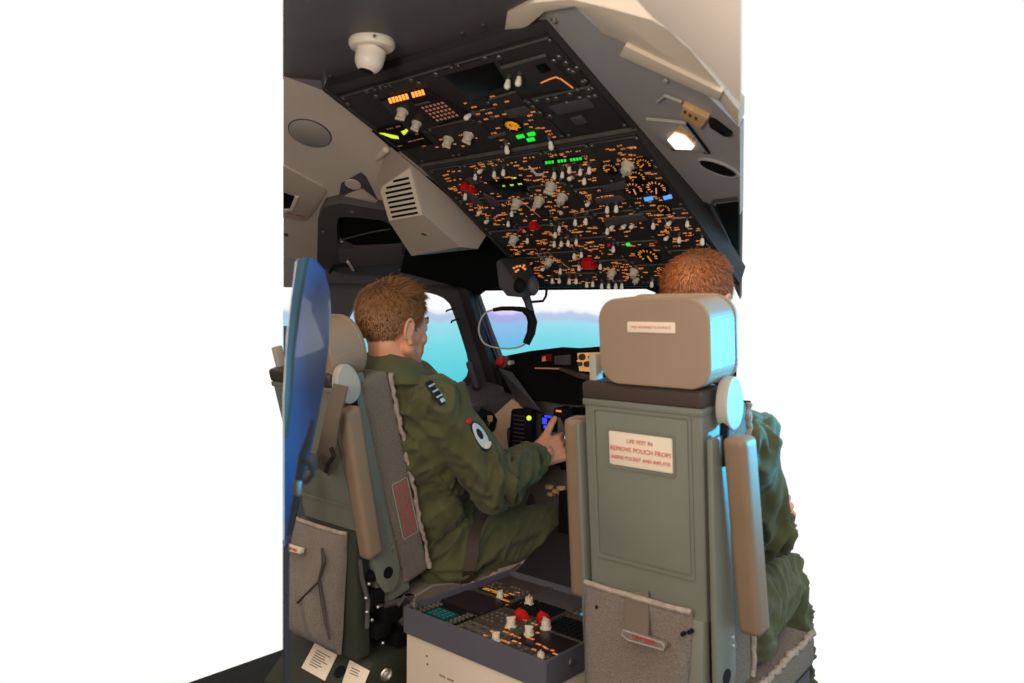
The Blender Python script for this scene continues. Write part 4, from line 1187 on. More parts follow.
# head-up display: overhead projector + combiner
t = thing('head_up_projector', PD(520, 262, 2.5), 'dark grey head-up display projector box hanging below the overhead panel', 'projector')
pd = 2.42
front = [PD(496, 262, pd), PD(500, 259, pd), PD(526, 258, pd + 0.03), PD(531, 266, pd + 0.03), PD(538, 280, pd + 0.03), PD(537, 293, pd + 0.03), PD(527, 298, pd), PD(507, 296, pd), PD(499, 286, pd)]
back = [p + FWD * 0.16 + V((0, 0, 0.02)) for p in front]
b = B(); b.hull(front + back, 0.008); pj = b.done('housing', 'dark', t)
b = B()
for (x, y) in ((514, 268), (517, 266.5), (520, 266), (523, 267.5), (525, 269), (518, 270), (516, 271.5), (524, 265.5)):
    b.box(PD(x, y, pd - 0.01), (0.006, 0.004, 0.006), bevel=0)
b.done('lit_icons', 'amber', pj)
B().ball(PD(519, 286, pd + 0.01), (0.022, 0.02, 0.026)).done('lens_hood', 'black', pj)
B().ball(PD(533, 286, pd + 0.02), (0.018, 0.02, 0.03)).done('side_knob', 'console', pj)
t = thing('head_up_combiner', PD(505, 328, 2.5), 'rounded violet glass head-up combiner with black arm in front of the pilot', 'head-up display')
cd = 2.52
outline = smooth_poly([PD(x, y, cd) for x, y in ((478, 327), (483, 314), (492, 309.5), (512, 309), (528, 311), (530.5, 322), (529, 338), (524, 346), (508, 349.5), (486, 346), (480, 338))], 2)
B().prism(outline, FWD * 0.006, 0).done('glass', 'hudglass', t)
B().tube(outline, 0.0028, 8, closed=True).done('rim', 'pad', t)
B().tube([PD(x, y, cd - 0.005) for x, y in ((493, 310), (502, 308.5), (513, 308.5), (523, 309.5), (530, 314), (532.5, 322), (531, 333), (526, 344))], [0.006, 0.007, 0.007, 0.009, 0.015, 0.016, 0.014, 0.012], 12).done('arm', 'black', t)
B().tube([PD(525, 294, cd), PD(528, 302, cd), PD(531, 314, cd)], [0.014, 0.012, 0.012], 12).done('bracket', 'console', t)
o = B().tube([PD(x, y, 2.45) for x, y in ((547, 286), (546, 296), (543, 301), (531, 302))], 0.004, 8).done('wire_hook', 'black')
setprops(o, 'thin black bent wire hook under the front edge of the overhead panel', 'hook')

# ------------------------------------------------------------------ centre pedestal
PZT = 0.62
PXL, PXR, PYA, PYF = -0.243, 0.237, 1.345, 1.76
t = thing('center_pedestal', (0, 1.55, 0), 'cream centre pedestal with slate rim full of radio panels', 'pedestal')
B(bevel=0.004).hexa([(PXL + 0.006, PYA + 0.006, 0), (PXR - 0.006, PYA + 0.006, 0), (PXR - 0.006, PYF, 0), (PXL + 0.006, PYF, 0), (PXL + 0.006, PYA + 0.006, PZT - 0.066), (PXR - 0.006, PYA + 0.006, PZT - 0.066), (PXR - 0.006, PYF, PZT - 0.066), (PXL + 0.006, PYF, PZT - 0.066)]).done('box', 'pedcream', t)
b = B()
ho = [(PXL, PYA), (PXR, PYA), (PXR, PYF), (PXL, PYF)]; k_ = 0.007
hi = [(PXL + k_, PYA + k_), (PXR - k_, PYA + k_), (PXR - k_, PYF - k_), (PXL + k_, PYF - k_)]
b.frame([(x, y, PZT - 0.068) for x, y in ho], [(x, y, PZT - 0.068) for x, y in hi], (0, 0, 0.068))
bmesh.ops.bevel(b.bm, geom=[e_ for e_ in b.bm.edges], offset=0.0015, segments=2, affect='EDGES')
b.done('rim', 'pedrim', t)
ZM = PZT - 0.020
B().box((0, (PYA + PYF) / 2, ZM - 0.02), (PXR - PXL - 0.016, PYF - PYA - 0.016, 0.03), bevel=0).done('well_floor', 'black', t)
PedP = Panel(V((0, 0, ZM)), V((0, 1, 0)), V((0, 0, 1)))
def pq(pxs, mtl, name, parent=t, h=0.0, th=0.006, bevel=0.001):
    return B(bevel=bevel).prism([PZ(x, y, ZM + h) for x, y in pxs], (0, 0, th)).done(name, mtl, parent)
def slab_mod(u0, u1, v0, v1, mtl='pedmod', name='radio_panel', h=0.006):
    b = B(bevel=0.0012); PedP.slab(b, u0 + 0.001, u1 - 0.001, v0 + 0.001, v1 - 0.001, -0.006, h); return b.done(name, mtl, t)
cw = (PXR - PXL - 0.016) / 3
c0 = PXL + 0.008
# left column: keypad display unit, dark screen, lettered radio
mL = slab_mod(c0, c0 + cw, PYA + 0.012, PYA + 0.12, 'black', 'display_keypad')
b = B(bevel=0.0006)
PedP.slab(b, c0 + 0.042, c0 + 0.116, PYA + 0.030, PYA + 0.082, 0.006, 0.010); b.done('lcd', 'lcdgreen', mL)
b = B()
for i in range(4):
    for sx in (c0 + 0.048, c0 + 0.066, c0 + 0.084, c0 + 0.100):
        PedP.slab(b, sx, sx + random.uniform(0.008, 0.013), PYA + 0.036 + i * 0.011, PYA + 0.040 + i * 0.011, 0.0101, 0.0106, 0)
b.done('lcd_lines', 'lcdline', mL)
b = B(bevel=0.0006)
for i in range(6):
    for sx in (c0 + 0.012, c0 + 0.024, c0 + 0.126, c0 + 0.138):
        PedP.slab(b, sx, sx + 0.007, PYA + 0.022 + i * 0.015, PYA + 0.030 + i * 0.015, 0.006, 0.011)
b.done('side_keys', 'module_edge', mL)
B().lathe((c0 + 0.012, PYA + 0.02, ZM + 0.006), (0, 0, 1), [(0.004, 0), (0.004, 0.014), (0.008, 0.016), (0.008, 0.022), (0.0045, 0.024), (0.0045, 0.034), (0, 0.036)], 12).done('selector', 'steel', mL)
mS_ = slab_mod(c0, c0 + cw, PYA + 0.125, PYA + 0.235, 'purple_screen', 'screen_panel', 0.008)
mT = slab_mod(c0, c0 + cw, PYA + 0.24, PYF - 0.012)
# centre column
mC = slab_mod(c0 + cw, c0 + 2 * cw, PYA + 0.012, PYA + 0.085, 'pedmod')
mC2 = slab_mod(c0 + cw, c0 + 2 * cw, PYA + 0.09, PYA + 0.20, 'pedmod')
mC3 = slab_mod(c0 + cw, c0 + 2 * cw, PYA + 0.205, PYA + 0.30, 'pedmod')
mC4 = slab_mod(c0 + cw, c0 + 2 * cw, PYA + 0.305, PYF - 0.012, 'charcoal')
# right column
mR1 = slab_mod(c0 + 2 * cw, c0 + 3 * cw, PYA + 0.012, PYA + 0.06, 'pedmod')
mR2 = slab_mod(c0 + 2 * cw, c0 + 3 * cw, PYA + 0.065, PYA + 0.16, 'purple_screen', 'screen_panel')
mR3 = slab_mod(c0 + 2 * cw, c0 + 3 * cw, PYA + 0.165, PYA + 0.27, 'pedmod')
mR4 = slab_mod(c0 + 2 * cw, c0 + 3 * cw, PYA + 0.275, PYF - 0.012, 'pedmod')
pm = [(c0, c0 + cw, PYA, PYA + 0.12, mL), (c0, c0 + cw, PYA + 0.12, PYA + 0.24, mS_), (c0, c0 + cw, PYA + 0.24, PYF, mT), (c0 + cw, c0 + 2 * cw, PYA, PYA + 0.088, mC), (c0 + cw, c0 + 2 * cw, PYA + 0.088, PYA + 0.2, mC2),
      (c0 + cw, c0 + 2 * cw, PYA + 0.2, PYA + 0.3, mC3), (c0 + cw, c0 + 2 * cw, PYA + 0.3, PYF, mC4), (c0 + 2 * cw, c0 + 3 * cw, PYA, PYA + 0.063, mR1), (c0 + 2 * cw, c0 + 3 * cw, PYA + 0.063, PYA + 0.163, mR2), (c0 + 2 * cw, c0 + 3 * cw, PYA + 0.163, PYA + 0.27, mR3), (c0 + 2 * cw, c0 + 3 * cw, PYA + 0.27, PYF, mR4)]
for (x, y, s_) in ((511, 621, 1.0), (529, 629, 0.9), (546, 623, 1.05), (496, 635, 0.85), (541, 653, 0.75), (500, 592, 0.75), (529, 599, 0.95)):
    u, v = PedP.uv(x, y, 0.02); add_inst('rotary_knob', KNOB, PedP, u, v, 0.006, find_mod(pm, u, v), random.uniform(0, 3), s_, 'ivory knob')
for (x, y, s_) in ((522, 615, 1.3), (544, 617, 1.2)):
    u, v = PedP.uv(x, y, 0.015); add_inst('switch_guard', GUARD, PedP, u, v, 0.006, find_mod(pm, u, v), R(-30), s_, 'red switch guard')
plets = {}
for (x, y, n_) in ((490, 599, 9), (497, 601, 9), (502, 603, 9), (505, 600, 7), (512, 594, 4), (517, 592, 4), (487, 636, 5), (494, 632, 5), (505, 641, 7), (503, 646, 7), (512, 650, 7), (517, 642, 6), (509, 633, 8), (515, 636, 7), (536, 632, 4), (535, 624, 5), (525, 620, 4), (530, 638, 5), (541, 645, 6), (549, 649, 6), (536, 650, 5), (556, 654, 4), (507, 628, 5), (553, 626, 5), (536, 601, 4), (522, 603, 3)):
    u, v = PedP.uv(x, y, 0.007); m = find_mod(pm, u, v)
    word(plets.setdefault(m, B()), PedP, u, v, 0.0065, n_, 0.007, 0.005)
for m, bb in plets.items(): bb.done('lettering', 'amber', m)
b = B(bevel=0.0005)
for r_ in range(7):
    for c_ in range(9):
        PedP.slab(b, c0 + cw + 0.008 + c_ * 0.0155, c0 + cw + 0.019 + c_ * 0.0155, PYA + 0.208 + r_ * 0.0132, PYA + 0.217 + r_ * 0.0132, 0.006, 0.010)
b.done('keys', 'black', mC3)
b = B(bevel=0.0005)
for r_ in range(6):
    for c_ in range(8):
        PedP.slab(b, c0 + 2 * cw + 0.010 + c_ * 0.0165, c0 + 2 * cw + 0.022 + c_ * 0.0165, PYA + 0.170 + r_ * 0.0155, PYA + 0.181 + r_ * 0.0155, 0.006, 0.010)
b.done('keys', 'black', mR3)
b = B(bevel=0.0006)
for r_ in range(2):
    for c_ in range(4):
        u0 = c0 + cw + 0.02 + c_ * 0.032; v0 = PYA + 0.018 + r_ * 0.03
        b.frame([PedP.pt(u0, v0, .006), PedP.pt(u0 + .028, v0, .006), PedP.pt(u0 + .028, v0 + .025, .006), PedP.pt(u0, v0 + .025, .006)], [PedP.pt(u0 + .003, v0 + .003, .006), PedP.pt(u0 + .025, v0 + .003, .006), PedP.pt(u0 + .025, v0 + .022, .006), PedP.pt(u0 + .003, v0 + .022, .006)], (0, 0, .004))
b.done('button_frames', 'module_edge', mC)
b = B(bevel=0.001); PedP.slab(b, c0 + 2 * cw + 0.03, c0 + 2 * cw + 0.11, PYA + 0.30, PYA + 0.36, 0.006, 0.010); b.done('display', 'cyan', mR4)
for (x, y) in ((417, 640), (417.5, 648)):
    B().lathe(PY(x + 10, y + 16, PYA + 0.006), (0, -1, 0), [(0.003, -0.001), (0.003, 0.001), (0, 0.0015)], 8).done('rivet', 'darktext', t)
b = B()
xd = V((1, 0, 0))
for i in range(9):
    if i == 4: continue
    p = PY(440 + i * 1.6, 675 + i * 0.75, PYA + 0.006)
    b.box(p, (0.0035, 0.001, 0.005), bevel=0)
b.done('print', 'darktext', t)
# raised radio bezels, small keys and frames on every module
for (u0, u1, v0, v1, m) in pm:
    b = B(bevel=0.0005)
    for uu in (u0 + 0.007, u1 - 0.007):
        for vv in (v0 + 0.014, v1 - 0.010):
            b.lathe(PedP.pt(uu, vv, 0.006), (0, 0, 1), [(0.0035, 0), (0.0035, 0.002), (0, 0.003)], 8)
    b.done('fasteners', 'fastener', m)
rp2 = random.Random(5)
for (m, u0, u1, v0, v1, nu, nv) in ((mC2, c0 + cw + 0.012, c0 + 2 * cw - 0.012, PYA + 0.10, PYA + 0.19, 8, 5), (mT, c0 + 0.012, c0 + cw - 0.012, PYA + 0.25, PYA + 0.34, 9, 5), (mR1, c0 + 2 * cw + 0.012, c0 + 3 * cw - 0.012, PYA + 0.02, PYA + 0.052, 6, 2), (mC, c0 + cw + 0.01, c0 + cw + 0.018, PYA + 0.02, PYA + 0.075, 1, 4), (mR4, c0 + 2 * cw + 0.012, c0 + 2 * cw + 0.028, PYA + 0.29, PYA + 0.38, 2, 6)):
    b = B(bevel=0.0005)
    for i in range(nu):
        for j in range(nv):
            if rp2.random() < 0.35: continue
            uu = u0 + (u1 - u0) * (i + 0.5) / nu; vv = v0 + (v1 - v0) * (j + 0.5) / nv
            PedP.slab(b, uu - 0.004, uu + 0.004, vv - 0.003, vv + 0.003, 0.006, 0.006 + rp2.choice((0.003, 0.005)))
    b.done('keys', 'module_edge', m)
b = B(bevel=0.001)
PedP.slab(b, c0 + 0.016, c0 + cw - 0.016, PYA + 0.255, PYA + 0.275, 0.006, 0.010); b.done('lit_window', 'purple_screen', mT)
b = B()
for k in range(2):
    for i in range(10):
        PedP.slab(b, c0 + 0.03 + i * 0.009, c0 + 0.037 + i * 0.009, PYA + 0.258 + k * 0.009, PYA + 0.263 + k * 0.009, 0.0101, 0.0106, 0)
b.done('lit_digits', 'ambergauge', mT)
# side fastener on the rim
B().lathe((PXR + 0.0, PYA + 0.09, PZT - 0.03), (1, 0, 0), [(0.008, 0), (0.008, 0.004), (0, 0.006)], 12).done('rim_screw', 'steel', t)

# throttle quadrant with display units in front of the pedestal
t = thing('throttle_quadrant', (0, 1.95, 0), 'dark forward pedestal with glowing display units beyond the radio panels', 'pedestal')
B(bevel=0.006).hull([(-0.24, PYF + 0.005, 0.0), (0.24, PYF + 0.005, 0), (-0.24, PYF + 0.005, 0.60), (0.24, PYF + 0.005, 0.60), (-0.24, 2.13, 0.80), (0.24, 2.13, 0.80), (-0.24, 2.13, 0), (0.24, 2.13, 0)], 0.006).done('body', 'dark', t)
cq = B(bevel=0.003).prism([PY(x, y, 2.08) for x, y in ((560, 433), (590, 433), (590, 470), (560, 470))], (0, 0.03, 0.0)).done('display_bezel', 'black', t)
b = B()
b.prism([PY(x, y, 2.077) for x, y in ((564.5, 436), (568, 435), (569, 455), (566, 462), (563.5, 456))], (0, 0.002, 0), 0)
b.prism([PY(x, y, 2.077) for x, y in ((565, 462), (567.5, 461), (567.5, 467), (565, 467))], (0, 0.002, 0), 0)
b.done('lit_display', 'iceblue', cq)
b = B(bevel=0.002)
for (x, y, s_) in ((549, 487, 0.02), (556, 491, 0.02), (563, 494, 0.025), (561, 488, 0.02), (551, 494, 0.018)):
    b.box(PY(x, y, 1.99), (s_, 0.02, 0.012))
b.done('lit_switches', 'lampbox', t)
B(bevel=0.004).box((-0.16, 2.0, 0.76), (0.10, 0.1, 0.14)).done('lever_block', 'black', t)

# ================================================================== SEATS
class SeatFrame:
    def __init__(s, cx, yh, rec, zh=0.60):
        s.cx, s.yh, s.zh = cx, yh, zh
        s.U = V((0, -math.sin(R(rec)), math.cos(R(rec)))); s.F = V((0, math.cos(R(rec)), math.sin(R(rec))))
    def p(s, x, a, h): return V((s.cx + x, s.yh, s.zh)) + s.F * a + s.U * h
    def slab(s, b, x0, x1, a0, a1, h0, h1, bevel=None):
        b.hexa([s.p(x0, a0, h0), s.p(x1, a0, h0), s.p(x1, a1, h0), s.p(x0, a1, h0), s.p(x0, a0, h1), s.p(x1, a0, h1), s.p(x1, a1, h1), s.p(x0, a1, h1)], bevel)
        return b
    def face(s, x, h, off=0.0):                         # frame of the rear face: x right, y up, z aft
        return basis(s.p(x, -off, h), (1, 0, 0), s.U, -s.F)

def make_seat(f, label, low_off, hx, group='pilot seats', hwid=0.124, sides=(-1, 1), hfwd=0.0, pad_a=0.065, arm_w=0.058, arm_a=0.0, low_d=0.13, hz=0.738, hrad=0.045, low_z=0.40, cush_r=0.15, arm_t=0.0):
    t = thing('pilot_seat', (f.cx, f.yh + 0.15, 0), label, 'seat', group)
    hw = 0.137
    # back shell with a framed hatch
    b = B(bevel=0.008, seg=3); f.slab(b, -hw, hw, 0.0, 0.11, -0.02, 0.625)
    sh = b.done('back_shell', 'shell', t)
    def rr(w, h, r, x, hh, off): return [f.face(x, hh, off) @ V((p[0], p[1], 0)) for p in roundrect(w, h, r)]
    hb = B(); hb.frame(rr(0.232, 0.325, 0.008, 0, 0.4375, 0.0), rr(0.218, 0.311, 0.006, 0, 0.4375, 0.0), -f.F * 0.0035)
    hb.done('hatch_frame', 'shell', sh)
    hb = B(bevel=0.001); hb.prism(rr(0.214, 0.307, 0.005, 0, 0.4375, 0.0), -f.F * 0.002); hb.done('hatch', 'shell', sh)
    b = B(bevel=0.012, seg=3); f.slab(b, -hw - 0.004, hw + 0.004, -0.004, 0.075, 0.612, 0.650); b.done('top_roll', 'leatherdark', t)
    b = B(bevel=0.003); f.slab(b, -hw - 0.002, hw + 0.002, -0.003, 0.08, 0.600, 0.614); b.done('top_cap', 'shell', sh)
    # lower shell
    b = B(bevel=0.006); b.hexa([(f.cx - hw, f.yh + low_off, low_z), (f.cx + hw, f.yh + low_off, low_z), (f.cx + hw, f.yh + low_off + low_d, low_z), (f.cx - hw, f.yh + low_off + low_d, low_z),
                                (f.cx - hw, f.yh + low_off, 0.80), (f.cx + hw, f.yh + low_off, 0.80), (f.cx + hw, f.yh + low_off + low_d * 0.8, 0.80), (f.cx - hw, f.yh + low_off + low_d * 0.8, 0.80)])
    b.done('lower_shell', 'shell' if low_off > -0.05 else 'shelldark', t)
    # headrest
    b = B(bevel=0.022, seg=4)
    out = [f.face(hx, hz, 0.012 - hfwd) @ V((p[0], p[1], 0)) for p in roundrect(hwid * 2, 0.172, hrad, 8)]
    b.prism(out, f.F * 0.115)
    hd = b.done('headrest', 'leather', t, angle=60)
    out = [f.face(hx, hz, -0.09 - hfwd) @ V((p[0] * 1.004, p[1] * 1.004, 0)) for p in roundrect(hwid * 2, 0.172, hrad, 8)]
    B().tube(out, 0.0022, 6, closed=True).done('piping', 'leather', hd)
    b = B(bevel=0.003); f.slab(b, -hw + 0.002, -hw + 0.020, 0.02, 0.045, 0.60, 0.705); b.done('headrest_bracket', 'pad', t)
    b = B(bevel=0.003); f.slab(b, hw - 0.036, hw - 0.018, 0.02, 0.045, 0.60, 0.715)
    b.done('headrest_bracket', 'pad', t)
    # side support pads
    for s in (1,):
        b = B(bevel=0.008, seg=3)
        out = []
        for i in range(28):
            a = 2 * math.pi * i / 28
            out.append(f.p(s * (hw + 0.012), pad_a + 0.036 * math.cos(a) * (1 - 0.12 * math.sin(a)), 0.618 + 0.052 * math.sin(a)))
        b.prism(out, (s * 0.024, 0, 0))
        b.done('side_pad', 'pad', t, angle=60)
        b = B(); b.cyl(f.p(s * (hw + 0.02), 0.04, 0.50), f.p(s * (hw + 0.025), 0.045, 0.60), 0.009, n=12); b.done('pad_stalk', 'black', t)
    # stowed armrests
    for s in sides:
        b = B(bevel=0.016, seg=4)
        ax_ = (0.162 if s > 0 else 0.150) + (0.012 if arm_t and s > 0 else 0.0); xa, xb = min(s * ax_, s * (ax_ + arm_w)), max(s * ax_, s * (ax_ + arm_w)); k_ = arm_a * 1.3 + (arm_t if s > 0 else 0.0)
        b.hexa([f.p(x, a_ + (k_ if h_ < 0.3 else 0), h_) for h_ in (0.165, 0.565) for x, a_ in ((xa, arm_a), (xb, arm_a), (xb, arm_a + arm_w * 1.15), (xa, arm_a + arm_w * 1.15))])
        b.done('armrest', 'tan', t, angle=60)
        b = B(bevel=0.004)
        prof = [(-0.005, 0.56), (0.055, 0.56), (0.075, 0.12), (0.074, 0.075), (0.060, 0.035), (0.035, 0.02), (0.010, 0.03), (-0.006, 0.07)]
        b.prism([f.p(s * 0.148, a, h) for a, h in prof], (s * 0.012, 0, 0)); hp = b.done('hinge_plate', 'shell', t)
        b = B(); b.lathe(f.p(s * 0.158, 0.032, 0.080), (s, 0, 0), [(0.016, 0.001), (0.016, 0.0035), (0, 0.0035)], 18); b.done('hinge_hole', 'black', hp)
        b = B()
        for (a, h) in ((0.060, 0.15), (0.061, 0.132)): b.lathe(f.p(s * 0.159, a, h), (s, 0, 0), [(0.004, 0), (0.004, 0.003), (0, 0.004)], 8)
        b.done('rivets', 'steel', hp)
    # front cushion under a knitted cover
    b = B(bevel=0.02, seg=3); f.slab(b, -0.143, 0.143, 0.085, 0.187, 0.0, 0.605)
    cv = b.done('back_cover', 'knit', t, angle=60)
    for s in (-1, 1):
        pts = []
        for i in range(46):
            h = 0.01 + 0.585 * i / 45
            pts.append(f.p(s * (0.143 + random.uniform(-0.003, 0.003)), 0.186 + random.uniform(-0.004, 0.004), h))
        B().tube(pts, [0.006 + random.uniform(-0.0015, 0.0025) for _ in pts], 8).done('fleece_edge', 'fluff', cv)
    # seat pan and base
    b = B(bevel=0.02, seg=3); b.hexa([(f.cx - 0.15, f.yh + 0.09, 0.50), (f.cx + cush_r, f.yh + 0.09, 0.50), (f.cx + cush_r, f.yh + 0.52, 0.54), (f.cx - 0.15, f.yh + 0.52, 0.54),
                                      (f.cx - 0.15, f.yh + 0.09, 0.58), (f.cx + cush_r, f.yh + 0.09, 0.58), (f.cx + cush_r, f.yh + 0.52, 0.62), (f.cx - 0.15, f.yh + 0.52, 0.62)])
    sc = b.done('seat_cushion', 'knit', t, angle=60)
    pts = [V((f.cx + cush_r - 0.004 + random.uniform(-0.003, 0.003), f.yh + 0.12 + 0.39 * i / 40, 0.583 + 0.036 * i / 40 + random.uniform(-0.003, 0.004))) for i in range(41)]
    B().tube(pts, [0.007 + random.uniform(-0.002, 0.003) for _ in pts], 8).done('fleece_edge', 'fluff', sc)
    b = B(bevel=0.006); b.hexa([(f.cx - 0.145, f.yh + 0.08, 0.44), (f.cx + 0.145, f.yh + 0.08, 0.44), (f.cx + 0.145, f.yh + 0.5, 0.46), (f.cx - 0.145, f.yh + 0.5, 0.46),
                                (f.cx - 0.145, f.yh + 0.08, 0.505), (f.cx + 0.145, f.yh + 0.08, 0.505), (f.cx + 0.145, f.yh + 0.5, 0.535), (f.cx - 0.145, f.yh + 0.5, 0.535)])
    b.done('pan_frame', 'dark', t)
    b = B(bevel=0.006)
    x0, x1 = f.cx - 0.18, f.cx + 0.16
    y0 = f.yh - 0.16
    prof = [(y0, 0.0), (y0, 0.34), (y0 + 0.12, 0.455), (y0 + 0.26, 0.455), (y0 + 0.62, 0.42), (y0 + 0.62, 0.0)]
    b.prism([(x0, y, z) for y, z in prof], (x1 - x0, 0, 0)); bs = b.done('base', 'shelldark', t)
    return t, sh, hd, cv, bs, y0

# ---- captain's seat
fc = SeatFrame(-0.490, 1.355, 15)
cs_t, cs_sh, cs_hd, cs_cv, cs_bs, cs_y0 = make_seat(fc, 'pilot seat with pale knitted back cover and tan upright armrest, left of the pedestal', -0.08, 0.050, hwid=0.100, sides=(1,), hfwd=0.022, hz=0.690, hrad=0.080, low_z=0.465, cush_r=0.225, pad_a=0.03, arm_w=0.046, arm_a=-0.022, low_d=0.05)
# red print label on the cover's right side
lx = 0.1445
def lab_m(a, h): return basis(fc.p(lx, a, h), -fc.U, fc.F, (1, 0, 0))
mlab = lab_m(0.142, 0.215)
b = B(bevel=0.0004); b.prism([mlab @ V((x, y, 0)) for x, y in roundrect(0.165, 0.056, 0.006)], (0.0015, 0, 0)); lb = b.done('cloth_label', 'knit', cs_cv)
b = B(); b.tube([mlab @ V((x, y, 0.0016)) for x, y in roundrect(0.165, 0.056, 0.006)], 0.0012, 5, closed=True); b.done('stitching', 'pad', lb)
for i, (s_, y) in enumerate((('REMOVE COVER TO', 0.016), ('GAIN ACCESS TO THE', 0.0), ('LIFE VEST STOWAGE', -0.016))):
    text_mesh('print', s_, 0.0165, lab_m(0.142 + y, 0.215) @ Matrix.Translation((0, 0, 0.0018)), 'redtext', lb)
# placards and a ring on the sloping face of the base
sl_d = V((0, 0.12, 0.115)).normalized(); sl_n = V((0, -0.115, 0.12)).normalized()
def sp(x, s_): return V((fc.cx + x, cs_y0, 0.34)) + sl_d * s_
def base_pt(px, py): return PP(px, py, sp(0, 0) + sl_n * 0.001, sl_n)
for nm_, q in (('placard', [(315, 643), (337.5, 655), (325, 681), (301.5, 668)]), ('placard', [(350, 660), (370, 671), (360, 695), (340, 690)])):
    o = B(bevel=0.0004).prism([base_pt(x, y) for x, y in q], sl_n * 0.0015).done(nm_, 'placard', cs_bs, 'printed placard')
    b = B()
    for k in range(7 if q[0][0] < 330 else 3):
        w = 0.2 + 0.09 * k
        p0 = V((*q[0], 0)).lerp(V((*q[3], 0)), w); p1 = V((*q[1], 0)).lerp(V((*q[2], 0)), w)
        a_, c_ = p0.lerp(p1, 0.2), p0.lerp(p1, 0.2 + random.uniform(0.3, 0.62))
        A_, C_ = base_pt(a_.x, a_.y) + sl_n * 0.002, base_pt(c_.x, c_.y) + sl_n * 0.002
        b.tube([A_, C_], 0.0011, 4)
    b.done('print', 'darktext', o)
p = base_pt(340, 672)
B().lathe(p, sl_n, [(0.017, 0), (0.017, 0.003), (0.012, 0.004), (0, 0.004)], 20).done('plug', 'black', cs_bs)
p = base_pt(387, 675) + V((0, 0, 0.0))
B().lathe(p, sl_n, [(0.016, 0), (0.017, 0.004), (0.014, 0.008), (0.010, 0.006), (0.009, 0.001), (0, 0.001)], 24).done('eyelet', 'steel', cs_bs)
# black mechanism beside the hinge
b = B(bevel=0.004)
for (x, y, s_) in ((372, 596, 0.05), (388, 612, 0.06), (398, 636, 0.05), (378, 628, 0.05), (410, 602, 0.04), (368, 575, 0.03)):
    b.box(PX(x, y, -0.36), (0.05, s_, s_ * 0.8))
b.done('recline_mechanism', 'black', cs_t)
b = B()
b.tube([PX(x, y, -0.33) for x, y in ((360, 560), (362, 578), (368, 600), (367, 628))], 0.006, 8)
b.tube([PX(x, y, -0.33) for x, y in ((398, 606), (404, 597), (412, 600), (408, 615), (400, 622))], 0.006, 8)
b.tube([PX(x, y, -0.34) for x, y in ((385, 605), (404, 600), (430, 596))], 0.009, 8)
b.done('mechanism_rods', 'charcoal', cs_t)
b = B()
for (x, y) in ((366, 598), (369, 584), (378, 607), (383, 643), (367, 612), (372, 620)):
    b.ball(PX(x, y, -0.325), 0.0055, sub=2)
b.done('mechanism_bolts', 'steel', cs_t)
# crumpled inboard lap strap end beside the cushion
b = B(); b.ribbon([PX(x, y, -0.25) for x, y in ((415, 600), (432, 590), (450, 588), (470, 592), (480, 586))], 0.028, 0.006, (0.3, 0.2, 1)); b.done('lap_strap', 'knit', cs_t)
# shoulder harness hanging behind the back
hs = PY(333, 392, 1.16)
b = B(); b.ribbon([PY(x, y, yy) for x, y, yy in ((341, 385, 1.17), (333, 415, 1.15), (328, 445, 1.17), (322, 470, 1.22))], 0.05, 0.005, (1, 0.1, 0)); b.done('shoulder_strap', 'strapbrown', cs_t)
b = B(); b.tube([PY(x, y, 1.13) for x, y in ((312, 425), (306, 450), (299, 470), (297, 500), (291, 530))], [0.006, 0.009, 0.010, 0.008, 0.006], 8)
b.tube([PY(x, y, 1.14) for x, y in ((331, 448), (334, 456), (328, 464), (326, 472))], 0.006, 8); b.done('buckle_strap', 'strap', cs_t)
b = B(bevel=0.003); b.box(PY(311, 462, 1.12), (0.03, 0.02, 0.04)); b.box(PY(297, 490, 1.11), (0.02, 0.02, 0.05)); b.done('buckle', 'charcoal', cs_t)

# ---- first officer's seat
ff = SeatFrame(0.465, 1.40, 5)
fs_t, fs_sh, fs_hd, fs_cv, fs_bs, fs_y0 = make_seat(ff, 'pilot seat seen from behind with taupe headrest and white placard on its grey back', -0.03, 0.040, arm_w=0.048, arm_t=0.05)
m = ff.face(0.0, 0.517, 0.0045)
b = B(); b.frame([m @ V((x, y, 0)) for x, y in roundrect(0.162, 0.084, 0.008)], [m @ V((x, y, 0)) for x, y in roundrect(0.150, 0.072, 0.004)], -ff.F * -0.003); b.done('placard_frame', 'shell', fs_sh)
pl = B(bevel=0.0003).prism([m @ V((x, y, -0.002)) for x, y in roundrect(0.148, 0.070, 0.004)], -ff.F * 0.001).done('placard', 'placard', fs_sh, 'white placard')
for s_, y in (('LIFE VEST IN', 0.018), ('REMOVE POUCH FROM', 0.0), ('INSIDE POCKET AND INFLATE', -0.018)):
    text_mesh('print', s_, (0.0112, 0.0135, 0.0102)[int(round((0.018 - y) / 0.018))], ff.face(0, 0.517 + y, 0.0045) @ Matrix.Translation((0, 0, 0.0)), 'redtext', pl)
m = ff.face(0.040, 0.768, 0.0125)
hl = B(bevel=0.0005).prism([m @ V((x, y, 0)) for x, y in roundrect(0.107, 0.021, 0.003)], -ff.F * 0.0015).done('tag', 'placard', fs_hd, 'small tag with red print')
text_mesh('print', 'THIS HEADREST IS IN PLACE', 0.0072, ff.face(0.040, 0.768, 0.0142), 'redtext', hl)
for (x, y) in ((598, 597),):
    pass
b = B()
for (px, py) in ((598.5, 597), (688, 623)):
    b.lathe(PP(px, py, ff.p(0, -0.001, 0.2), -ff.F), -ff.F, [(0.0045, 0), (0.0045, 0.003), (0, 0.004)], 10)
b.done('snap_stud', 'black', fs_sh)

